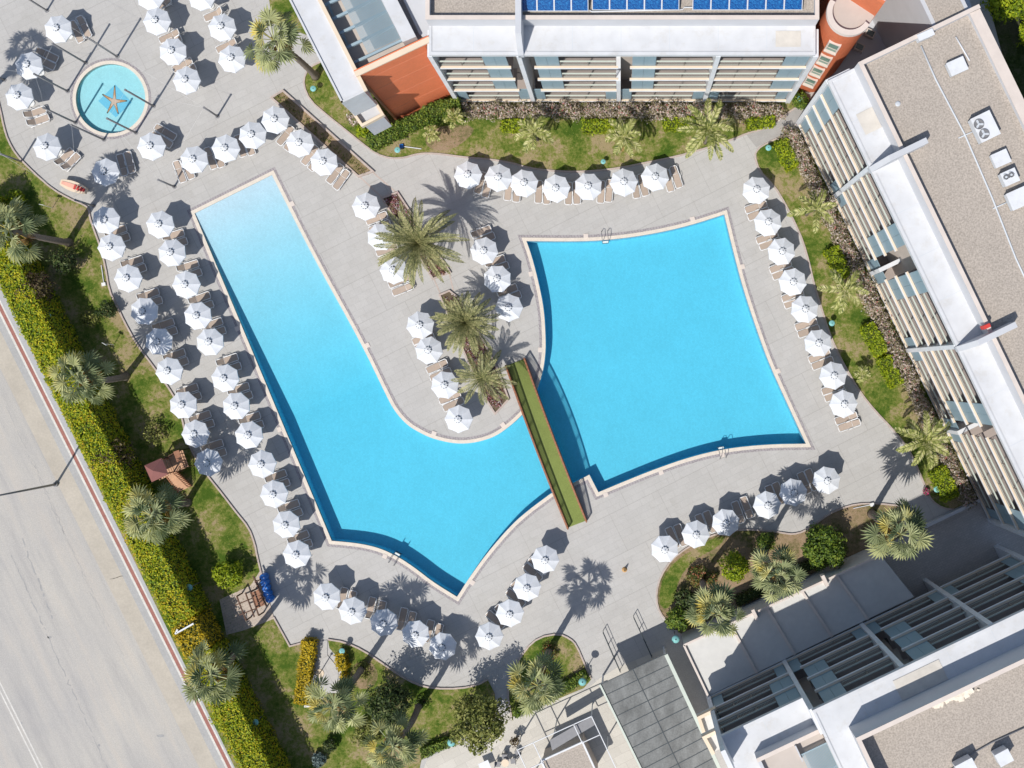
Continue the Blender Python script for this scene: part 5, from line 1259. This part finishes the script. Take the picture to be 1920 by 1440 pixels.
for i in range(nE):
    c = WE(lerp(-272 * sE, 500 * sE, (i + .5) / nE), -1.05, 0); bplace(c.x, c.y, math.radians(-64) + R.uniform(-.3, .3), 'pale dry bougainvillea, %s from top under the east wing balconies' % o10[i])
# flowers of the island beds
def flowers(label, poly, n, seed):
    rnd = random.Random(seed); q = PL(poly); xs = [p.x for p in q]; ys = [p.y for p in q]; mb = MB()
    def inside(x, y):
        c = False; j = len(q) - 1
        for i in range(len(q)):
            if (q[i].y > y) != (q[j].y > y) and x < (q[j].x - q[i].x) * (y - q[i].y) / (q[j].y - q[i].y) + q[i].x: c = not c
            j = i
        return c
    while n > 0:
        x, y = rnd.uniform(min(xs), max(xs)), rnd.uniform(min(ys), max(ys))
        if inside(x, y): mb.leaves((x, y, .12), (.16, .16, .16), 14, .06, rnd, .3); n -= 1
    o = mb.build('bedding_flowers', 'flower_mix'); o['kind'] = 'stuff'; tag(o, label, 'flowers')
flowers('purple and white bedding flowers under the largest date palm', fb1, 330, 5)
flowers('purple and white bedding flowers in the long bed beside the bridge', fb2, 420, 6)
mb = MB(); rnd = random.Random(9)
for t0 in range(160):
    u = rnd.random(); a = P(lerp(522, 684, u) + rnd.uniform(-9, 9), lerp(180, 326, u) + rnd.uniform(-3, 3)); mb.leaves((a.x, a.y, .12), (.12, .12, .12), 10, .05, rnd, .3)
o = mb.build('ground_cover', 'olive_leaf'); o['kind'] = 'stuff'; tag(o, 'dry low ground cover in the narrow planter strip', 'ground cover')
# grass tufts break up the lawns
def tufts(label, polys, n, seed, mat='olive_leaf'):
    rnd = random.Random(seed); mb = MB()
    for poly in polys:
        q = PL(poly); xs = [p.x for p in q]; ys = [p.y for p in q]
        A = abs(sum(q[i - 1].x * q[i].y - q[i].x * q[i - 1].y for i in range(len(q)))) / 2; m_ = int(n * A)
        for _ in range(m_ * 2):
            x, y = rnd.uniform(min(xs), max(xs)), rnd.uniform(min(ys), max(ys)); c = False; j = len(q) - 1
            for i in range(len(q)):
                if (q[i].y > y) != (q[j].y > y) and x < (q[j].x - q[i].x) * (y - q[i].y) / (q[j].y - q[i].y) + q[i].x: c = not c
                j = i
            if not c: continue
            for _ in range(3):
                a = rnd.uniform(0, 6.28); l = rnd.uniform(.05, .13); hh = rnd.uniform(.02, .08); w = .018; dx, dy = math.cos(a), math.sin(a)
                mb.add([(x - dy * w, y + dx * w, .05), (x + dy * w, y - dx * w, .05), (x + dx * l, y + dy * l, .05 + hh)], [(0, 1, 2)])
    o = mb.build('grass', mat); o['kind'] = 'stuff'; tag(o, label, 'grass')
tufts('short patchy grass blades on the lawns and beds', [west, N1 + [(1500, 170), (1472, 215), (870, 222), (700, 250)], E1 + [(1800, 930), (1510, 235)], B1], 9, 2, 'green_leaf')
# ================================================================== bridge
br = thing('footbridge', 'arched turf footbridge with wooden rails crossing the pool channel', 'bridge', tuple(P(1024, 830)))
b0, b1 = P(967.5, 679), P(1083, 982); bd = (b1 - b0).normalized(); bn = Vector((-bd.y, bd.x, 0)); BL = (b1 - b0).length; BW = .82
def bz(t): return .12 + 1.15 * (1 - (2 * t - 1) ** 2)
NB = 28
mb = MB()
for i in range(NB):
    t0, t1 = i / NB, (i + 1) / NB; p, q = b0 + bd * BL * t0, b0 + bd * BL * t1
    c = [p - bn * BW, q - bn * BW, q + bn * BW, p + bn * BW]; z = [bz(t0), bz(t1), bz(t1), bz(t0)]
    mb.hexa([(c[k].x, c[k].y, z[k] - .12) for k in range(4)] + [(c[k].x, c[k].y, z[k]) for k in range(4)])
mb.build('deck', 'turf', br)
for s in (-1, 1):
    mb = MB(); mb2 = MB(); mb3 = MB()
    for i in range(NB):
        t0, t1 = i / NB, (i + 1) / NB; p, q = b0 + bd * BL * t0 + bn * s * (BW + .06), b0 + bd * BL * t1 + bn * s * (BW + .06)
        mb.bar((p.x, p.y, bz(t0) - .1), (q.x, q.y, bz(t1) - .1), .1, .35)
        mb2.bar((p.x, p.y, bz(t0) + 1.0), (q.x, q.y, bz(t1) + 1.0), .12, .06); mb2.bar((p.x, p.y, bz(t0) + .15), (q.x, q.y, bz(t1) + .15), .05, .05)
    for e_ in (b0, b1):
        p = e_ + bn * s * (BW + .06); mb2.bar((p.x, p.y, bz(0) + .1), (p.x, p.y, bz(0) + 1.0), .1)
    nbal = 96
    for i in range(nbal + 1):
        t0 = i / nbal; p = b0 + bd * BL * t0 + bn * s * (BW + .06); big = i % 12 == 0
        mb3.box((p.x, p.y, bz(t0) + .5), (.10 if big else .05, .10 if big else .05, 1.05), math.atan2(bd.y, bd.x))
    mb.build('side_beam', 'wood_orange', br); rl = mb2.build('railing', 'wood_orange', br); mb3.build('balusters', 'wood_orange', rl)
    mb4 = MB()
    for i in range(nbal // 2):
        t0 = (i + .5) / (nbal / 2); p = b0 + bd * BL * t0 + bn * s * (BW + .06); mb4.box((p.x, p.y, bz(t0) + 1.035), (.08, .13, .02), math.atan2(bd.y, bd.x))
    mb4.build('rail_caps', 'terracotta', rl)
# ================================================================== pool ladders
for px, py, wh in ((1139, 447, 'at the top edge of the square pool'), (1345, 843, 'at the lower edge of the square pool'), (748, 1041, 'at the lower curve of the long pool')):
    p, n, a = nearest_dir((px, py)); t_ = Vector((-n.y, n.x, 0)); r = thing('pool_ladder', 'steel pool ladder ' + wh, 'pool ladder', tuple(p), 'steel pool ladders')
    for s in (-1, 1):
        o = p + t_ * s * .27; mb = MB(); mb.tube([o + n * .75, o + n * .74 + Vector((0, 0, .5)), o + n * .55 + Vector((0, 0, .78)), o + n * .05 + Vector((0, 0, .75)), o - n * .14 + Vector((0, 0, .4)), o - n * .16 - Vector((0, 0, 1.1))], .028, 8)
        mb.build('handrail', 'grey_steel', r, True)
    for k in range(3):
        c = p - n * .17 - Vector((0, 0, .12 + .3 * k)); mb = MB(); mb.bar(c - t_ * .25, c + t_ * .25, .16, .04); mb.build('step', 'white_plastic' if k == 0 else 'grey_steel', r)
# ================================================================== poles round the paddling pool
PO = [((88, 20), 5.3, 'at the top left near the first parasol'), ((220, 106), 5.4, 'above the paddling pool'), ((161, 118), 5.5, 'at the upper left of the paddling pool'), ((127, 171), 5.4, 'at the left rim of the paddling pool'), ((142, 230), 5.3, 'at the lower left rim of the paddling pool'), ((195, 262), 5.6, 'below the paddling pool'),
      ((255, 249), 5.3, 'at the lower right rim of the paddling pool'), ((288, 199), 5.4, 'at the right rim of the paddling pool'), ((408, 218), 3.1, 'alone right of the paddling pool'), ((327, 350), 3.3, 'beside the shallow-end loungers'), ((176, 386), 3.2, 'at the kerb corner by the leaning fan palm'), ((41, 303), 3.2, 'on the curved kerb at the left edge'), ((8, 150), 5.2, 'cut by the left frame edge')]
po = None; tops = []
for px, h, wh in PO:
    c = P(*px); lab = 'dark slim metal pole %s' % wh; tops.append(Vector((c.x, c.y, h)))
    if po is None:
        po = thing('pole', lab, 'pole', (c.x, c.y, 0), 'slim poles round the paddling pool')
        mb = MB(); mb.tube([(c.x, c.y, 0), (c.x, c.y, h)], .085, 10); mb.build('post', 'grey_steel', po, True)
        mb = MB(); mb.lathe((c.x, c.y, 0), [(.2, 0), (.2, .03), (.1, .05)], 12); mb.build('base_plate', 'grey_steel', po)
        mb = MB(); mb.lathe((c.x, c.y, h), [(.085, 0), (.11, .02), (.09, .08), (0, .1)], 10); mb.build('cap', 'grey_steel', po); reg(po); h0 = h
    else: dup(po, (c.x, c.y, 0), 0, lab, None, (1, 1, h / h0))
wires = [(1, 2), (2, 3), (3, 4), (4, 5), (6, 7), (0, 1), (1, 8), (7, 8), (6, 9), (9, 8), (5, 10), (10, 11), (11, 12), (3, 12)]
nmw = ['from the pole above the pool to upper left', 'along the upper left rim', 'along the left rim', 'along the lower left rim', 'along the right rim', 'from the top left pole to the pole above the pool', 'from above the pool to the lone pole', 'from the right rim to the lone pole', 'from the lower right rim to the shallow-end pole', 'between the lone pole and the shallow-end pole', 'from below the pool to the kerb corner pole', 'along the kerb at the left', 'up the left frame edge', 'from the left rim to the frame edge pole']
for (a, b_), nm in zip(wires, nmw):
    mid = (tops[a] + tops[b_]) / 2 - Vector((0, 0, .25)); mb = MB(); mb.tube([tops[a], tops[a].lerp(mid, .6) , mid, tops[b_].lerp(mid, .6), tops[b_]], .006, 4); tag(mb.build('wire', 'white_plastic'), 'thin pale wire strung ' + nm, 'wire', 'wires between the slim poles')
# starfish mosaic on the floor of the paddling pool
plain('star_orange', (.72, .27, .12), .6, .25, 6)
ms = thing('floor_mosaic', 'blue diamond mosaic with an orange starfish on the paddling pool floor', 'mosaic', tuple(P(210, 187, -.42)))
mb = MB(); mb.prism([P(212, 156), P(243, 190), P(213, 218), P(180, 187)], -.418, -.412); mb.build('diamond', 'blue_plastic', ms)
m, t, b = nt('mosaic_blue'); n1 = noise(t, 9, 3); r1 = ramp(t, [(.3, (.20, .46, .62)), (.7, (.25, .53, .68))]); t.links.new(n1.outputs['Fac'], r1.inputs['Fac']); t.links.new(r1.outputs['Color'], b.inputs['Base Color'])
ms.children[0].data.materials[0] = m
c = P(210, 188)
for nm_, mt, s_, z0, z1 in (('starfish_outline', 'bark', 1.12, -.411, -.405), ('starfish', 'star_orange', .98, -.4045, -.398), ('starfish_centre', 'salmon', .45, -.3975, -.392)):
    pts = []; tip = [(211, 161), (232, 187), (217, 209), (198, 208), (190, 176)]
    tw = [P(*q) - c for q in tip]
    for i in range(5):
        a, b2 = tw[i], tw[(i + 1) % 5]; d = a.normalized(); sd_ = Vector((d.y, -d.x, 0)); w0 = .05 if s_ > 1 else .03
        pts += [a * s_ - sd_ * w0, a * s_ + sd_ * w0, (a + b2).normalized() * (.24 * (1 if s_ < .6 else s_))]
    mb = MB(); mb.prism([c + q for q in pts], z0, z1); mb.build(nm_, mt, ms)
# ================================================================== playhouse
ph = thing('playhouse', 'wooden play tower with red pyramid roof and slatted ramp on the west lawn', 'playhouse', tuple(P(312, 888)))
rz_ = 3.0; rq = PL([(270.5, 873), (303, 858.5), (316, 889), (284.5, 904)], rz_); apx = sum(rq, Vector((0, 0, 0))) / 4 + Vector((0, 0, .75))
mb = MB(); mb.add(list(rq) + [apx], [(0, 1, 4), (1, 2, 4), (2, 3, 4), (3, 0, 4)]); mb.build('roof', 'roof_red', ph)
cb = sum(rq, Vector((0, 0, 0))) / 4
for p in rq:
    q = p.lerp(cb, .16); mb = MB(); mb.bar((q.x, q.y, 0), (q.x, q.y, rz_ + .1), .1); mb.build('post', 'wood_orange', ph)
ax1 = (rq[1] - rq[0]).normalized(); ax2 = (rq[2] - rq[1]).normalized()
pf = [rq[1].lerp(cb, .1), rq[1] + ax1 * 1.35 - ax2 * .05, rq[2] + ax1 * 1.25, rq[2].lerp(cb, .1)]
mb = MB()
for k in range(8): a, b2 = pf[0].lerp(pf[1], (k + .5) / 8), pf[3].lerp(pf[2], (k + .5) / 8); mb.bar((a.x, a.y, 1.5), (b2.x, b2.y, 1.5), .15, .05)
for k in range(7): a, b2 = rq[0].lerp(rq[1], (k + .5) / 7), rq[3].lerp(rq[2], (k + .5) / 7); mb.bar((a.x, a.y, 1.5), (b2.x, b2.y, 1.5), .19, .05)
mb.build('platform', 'wood_pale', ph)
mb = MB()
for a, b2 in ((pf[0], pf[1]), (pf[1], pf[2])):
    mb.bar((a.x, a.y, 2.4), (b2.x, b2.y, 2.4), .07); mb.bar((a.x, a.y, 1.9), (b2.x, b2.y, 1.9), .05)
    for k in range(6): q = a.lerp(b2, k / 5); mb.bar((q.x, q.y, 0 if k in (0, 5) else 1.5), (q.x, q.y, 2.4), .06)
mb.build('guard_rail', 'wood_dark', ph)
mb = MB(); a, b2 = pf[1], pf[1].lerp(pf[2], .6); mb.bar((a.x, a.y, 2.9), (b2.x, b2.y, 2.9), .5, .06); mb.build('side_roof', 'wood_orange', ph)
r0, r1 = P(312, 893, 1.5), P(331, 884, 1.5); e0, e1 = P(334, 922, .08), P(359, 911, .08)
mb = MB()
for k in range(10): u = (k + .5) / 10; mb.bar(r0.lerp(e0, u), r1.lerp(e1, u), .23, .05)
mb.build('ramp', 'wood_pale', ph)
mb = MB()
for a, b2 in ((r0, e0), (r1, e1)):
    mb.bar(a, b2, .1, .2)
for a, b2 in ((r1, e1),):
    for k in range(11): q = a.lerp(b2, k / 10); mb.bar(q, q + Vector((0, 0, .85)), .05)
    mb.bar(a + Vector((0, 0, .85)), b2 + Vector((0, 0, .85)), .06)
mb.build('ramp_rail', 'wood_orange', ph)
# ================================================================== climbing frame with blue barrels
cf = thing('climbing_frame', 'low wooden climbing frame on pinkish paving', 'climbing frame', tuple(P(465, 1135)))
mb = MB()
for (a, b2) in (((444, 1118), (461, 1163)), ((460, 1111), (477, 1157)), ((470, 1110), (485, 1154))): mb.bar(P(*a, 1.4), P(*b2, 1.4), .1)
for (a, b2) in (((441, 1135), (472, 1122)), ((449, 1153), (480, 1141))): mb.bar(P(*a, 1.33), P(*b2, 1.33), .1)
mb.build('beam', 'wood_dark', cf)
for a in ((444, 1118), (461, 1163), (470, 1110), (485, 1154)): c = P(*a, 1.4); mb = MB(); mb.bar((c.x, c.y, 0), (c.x, c.y, 1.4), .1); mb.build('post', 'wood_dark', cf)
mb = MB(); q = PL([(469, 1112), (485, 1105), (497, 1134), (481, 1141)], 1.0)
for k in range(7): mb.bar(q[0].lerp(q[3], (k + .5) / 7), q[1].lerp(q[2], (k + .5) / 7), .2, .05)
mb.build('platform', 'wood_orange', cf)
mb = MB(); mb.bar(P(475, 1080, 1.2), P(500, 1137, 1.2), .12); mb.bar(P(478, 1092, 1.2), P(489, 1086, 1.2), .1); mb.build('rail', 'wood_dark', cf)
for k, (bx_, by_) in enumerate(((493, 1083), (495, 1093), (497, 1103.5), (500, 1114), (504, 1124))):
    c = P(bx_, by_, .9); r = thing('barrel', 'glossy blue plastic barrel, %s from the top in the row on the deck edge' % ORD[k], 'barrel', (c.x, c.y, 0), 'blue barrels beside the climbing frame')
    mb = MB(); mb.lathe((c.x, c.y, 0), [(.0, 0), (.27, .0), (.31, .1), (.33, .35), (.335, .36), (.335, .40), (.33, .41), (.34, .62), (.335, .63), (.335, .67), (.33, .68), (.31, .95), (.27, 1.02), (.22, 1.03), (.0, 1.0)], 20); mb.build('body', 'blue_plastic', r, True)
    mb = MB(); mb.lathe((c.x + .12, c.y, 1.005), [(.05, 0), (.05, .03), (0, .035)], 10); mb.build('bung', 'white_plastic', r)
# ================================================================== shower nook
sh = thing('shower_post', 'outdoor shower post on a round drain stone between golden hedges', 'shower', tuple(P(600, 1262)))
c = P(600, 1262); mb = MB(); mb.lathe((c.x, c.y, .06), [(.0, .05), (.36, .05), (.4, 0)], 24); mb.build('drain_stone', 'cream_wall', sh)
mb = MB(); mb.tube([(c.x, c.y, .06), (c.x, c.y, 2.2), (c.x + .1, c.y + .2, 2.35), (c.x + .2, c.y + .35, 2.3)], .045, 8); mb.build('post', 'grey_steel', sh, True)
mb = MB(); mb.lathe((c.x + .2, c.y + .35, 2.22), [(.02, .08), (.12, .03), (.12, 0), (0, 0)], 14); mb.build('shower_head', 'grey_steel', sh)
for px, lab in (((583, 1278), 'short white bench bar left of the shower stone'), ((580, 1323), 'white low kerb block below the shower nook')):
    c = P(*px, .4); mb = MB(); mb.box((c.x, c.y, .3), (.85, .18, .5), .06); tag(mb.build('bench', 'white_paint'), lab, 'bench')
# ================================================================== garden lamps
LM = [((88, 593), .34, 2.6, 'under the hedge beside the russet shrub'), ((354, 1102), .30, 2.6, 'on the hedge side below the playhouse'), ((478, 1355), .30, 2.6, 'on the hedge side at the bottom left'), ((641, 1221), .26, 1.2, 'above the short golden hedge'), ((1092, 1279), .34, 2.8, 'in the low hedge by the patio'), ((1267, 1199), .34, 2.8, 'at the corner of the shrub bed by the passage'),
      ((587, 166), .26, 1.0, 'beside the leaning palm foot on the north lawn'), ((745, 281), .26, .8, 'near the path bend under the dark hedge'), ((1131, 303), .22, .8, 'on the kerb of the north lawn arc'), ((1441, 277), .26, 1.0, 'at the top corner of the east lawn'), ((1500, 184), .26, 1.0, 'below the orange tower'), ((1560, 606), .26, 1.0, 'beside the orange dry palm frond'), ((846, 1393), .34, 2.6, 'beside the big tree at the bottom'), ((1757, 917), .3, .8, 'in the shaded corner of the east lawn')]
lm = None
for px, rad, h, wh in LM:
    c = P(*px, h); lab = 'teal disc garden lamp ' + wh
    if lm is None:
        lm = thing('garden_lamp', lab, 'lamp', (c.x, c.y, 0), 'teal garden lamps'); r0_ = rad; h0_ = h
        mb = MB(); mb.tube([(c.x, c.y, 0), (c.x, c.y, h - .1)], .04, 8); mb.build('post', 'grey_steel', lm, True)
        mb = MB(); mb.lathe((c.x, c.y, h - .12), [(.0, -.02), (rad * .5, 0), (rad, .05), (rad, .075), (rad * .55, .15), (.06, .2), (0, .21)], 24); mb.build('lamp_shade', 'teal', lm, True)
        mb = MB(); mb.lathe((c.x, c.y, h + .08), [(.06, 0), (.05, .05), (0, .06)], 10); mb.build('cap', 'dark_steel', lm); reg(lm)
    else: dup(lm, (c.x, c.y, 0), 0, lab, None, (rad / r0_, rad / r0_, h / h0_))
# street lamp whose mast leans out of the frame
c = P(105, 908); sl_ = thing('street_lamp', 'tall dark street lamp mast at the road edge with its long shadow', 'street lamp', tuple(c))
mb = MB(); mb.tube([(c.x, c.y, -.1), (c.x, c.y, 10)], [.11, .07], 10); mb.build('mast', 'grey_steel', sl_, True)
mb = MB(); mb.lathe((c.x, c.y, -.06), [(.22, 0), (.22, .25), (.12, .3)], 12); mb.build('base', 'grey_steel', sl_)
mb = MB(); mb.tube([(c.x, c.y, 9.95), (c.x - .9, c.y - .2, 10.2)], .05, 8); mb.box((c.x - 1.2, c.y - .27, 10.22), (.7, .3, .12), .2); mb.build('head', 'grey_steel', sl_)
# small signs and white poles on the lawns
def sign(label, px, ang, w=.42, h=.3, ht=1.75):
    c = P(*px); r = thing('sign', label, 'sign', tuple(c), 'small lawn signs')
    mb = MB(); mb.tube([(c.x, c.y, 0), (c.x, c.y, ht - .1)], .025, 6); mb.build('post', 'white_plastic', r)
    mb = MB(); mb.box((c.x, c.y, ht), (w, .03, h), ang); mb.build('plate', 'white_plastic', r)
sign('small white sign on a post in the upper west lawn', (214, 646), -.55)
sign('small white sign on a post below the paddling pool lawn edge', (99, 390), -.2)
def white_pole(label, a, b_, headmat='white_plastic'):
    p, q = P(*a, .12), P(*b_, .12); r = thing('floodlight_pole', label, 'pole light', tuple(p))
    mb = MB(); mb.tube([p, q], .04, 6); mb.build('pole', 'white_paint', r)
    mb = MB(); mb.box((q.x, q.y, .14), (.34, .3, .2), .2); mb.build('head', headmat, r)
white_pole('white pole with square head lying on the west lawn kerb', (190, 497), (195, 533)); white_pole('white pole with blue head near the path bend', (790, 279), (753, 274), 'blue_plastic'); white_pole('white pole with square head at the back kerb of the shrub bed', (1600, 953), (1635, 946))
# sweet-shaped sign board beside the paddling pool
sb = thing('sign_board', 'curved cream board with red stripes lying beside the shaded parasol', 'sign board', tuple(P(138, 349)))
a0_, a1_ = P(113, 341, .75), P(161, 358, .75); dd = (a1_ - a0_).normalized(); nn_ = Vector((-dd.y, dd.x, 0)); L_ = (a1_ - a0_).length
def board(mb, w, z0, z1, s0=0, s1=1):
    pts = []
    for i in range(13): u = lerp(s0, s1, i / 12); pts.append(a0_ + dd * L_ * u + nn_ * w * math.sin(math.pi * (.12 + .76 * u)) ** .7)
    for i in range(13): u = lerp(s1, s0, i / 12); pts.append(a0_ + dd * L_ * u - nn_ * w * math.sin(math.pi * (.12 + .76 * u)) ** .7)
    mb.prism(pts[::-1], z0, z1)
mb = MB(); board(mb, .46, .45, .75); mb.build('board', 'cream_wall', sb)
mb = MB(); board(mb, .2, .75, .80, .06, .55); mb.build('salmon_band', 'salmon', sb)
for u in (.58, .70, .82, .92):
    mb = MB(); board(mb, .22, .75, .83, u - .035, u + .04); mb.build('red_letter', 'red_plastic', sb)
for u in (.2, .8):
    q = a0_ + dd * L_ * u; mb = MB(); mb.bar((q.x, q.y, 0), (q.x, q.y, .45), .08); mb.build('leg', 'grey_steel', sb)
c = P(1171, 1068); mb = MB(); mb.lathe((c.x, c.y, 0), [(.24, 0), (.24, .03), (.15, .04), (.05, .85), (0, .86)], 16); tag(mb.build('marker_cone', 'tan_cone', None, True), 'small tan marker cone with a long shadow alone on the deck', 'cone')
c = P(1628, 611); mb = MB(); mb.lathe((c.x, c.y, .05), [(.3, 0), (.3, .2), (.22, .2), (.22, .02), (0, .02)], 18); tag(mb.build('plant_ring', 'coping_stone'), 'small pale stone ring on the east lawn', 'stone ring')
# stair rails beside the slate canopy
for (a, b_), nm in ((((1131, 1182), (1163, 1255)), 'left'), (((1188, 1154), (1222, 1228)), 'right')):
    r = thing('handrail', 'dark steel handrail, %s one of the two leading to the passage' % nm, 'handrail', tuple(P(*a)), 'passage handrails')
    p, q = P(*a), P(*b_); mb = MB()
    for z in (.95, .5): mb.tube([(p.x, p.y, z), (q.x, q.y, z)], .03, 6)
    mb.build('rail', 'dark_steel', r)
    for k in range(4): o = p.lerp(q, k / 3); mb = MB(); mb.tube([(o.x, o.y, 0), (o.x, o.y, .95)], .03, 6); mb.build('post', 'dark_steel', r)
c = P(1109, 1250, 2.7)
# white traffic bar on the roadside hedge
mb = MB(); mb.bar(P(331, 1187, 3.9), P(363, 1169, 3.9), .14, .1); mb.bar(P(333, 1180, 3.9), P(329, 1189, 3.9), .14, .1); tag(mb.build('gate_bar', 'white_paint'), 'white bar crossing the golden length of roadside hedge', 'bar')
# patio furniture at the bottom
def table(label, px, rad):
    c = P(*px, .74); r = thing('round_table', label, 'table', (c.x, c.y, 0), 'patio tables')
    mb = MB(); mb.lathe((c.x, c.y, .70), [(0, 0), (rad, 0), (rad, .04), (0, .041)], 24); mb.build('tabletop', 'cream_wall', r)
    mb = MB(); mb.tube([(c.x, c.y, 0), (c.x, c.y, .7)], .04, 8); mb.lathe((c.x, c.y, 0), [(.28, 0), (.28, .03), (.05, .05)], 16); mb.build('pedestal', 'grey_steel', r)
table('round pale table with chairs at the bottom edge of the patio', (947, 1431), .34)
def chair(label, px, ang):
    c = P(*px, .45); r = thing('chair', label, 'chair', (c.x, c.y, 0), 'grey patio chairs')
    def T(mb): mb.rotz(ang); return shift(mb, (c.x, c.y, 0))
    mb = MB(); mb.box((0, 0, .44), (.46, .46, .04)); T(mb).build('seat', 'grey_steel', r)
    mb = MB(); mb.box((-.23, 0, .66), (.04, .46, .42)); T(mb).build('backrest', 'grey_steel', r)
    for sx in (-1, 1):
        for sy in (-1, 1): mb = MB(); mb.box((sx * .2, sy * .2, .21), (.035, .035, .42)); T(mb).build('leg', 'dark_steel', r)
chair('grey patio chair above the round table', (946, 1417), -1.57); chair('grey patio chair left of the round table', (933, 1433), 0); chair('grey patio chair right of the round table', (962, 1427), 3.3); chair('grey patio chair apart beside the white frame', (971, 1411), 2.2)
c = P(909, 1437, .74); lt = thing('square_table', 'white-topped square table under the big tree', 'table', (c.x, c.y, 0), 'patio tables')
mb = MB(); mb.box((c.x, c.y, .72), (.95, .85, .04), .4); mb.build('tabletop', 'white_paint', lt); mb = MB(); mb.tube([(c.x, c.y, 0), (c.x, c.y, .7)], .05, 8); mb.build('pedestal', 'grey_steel', lt)
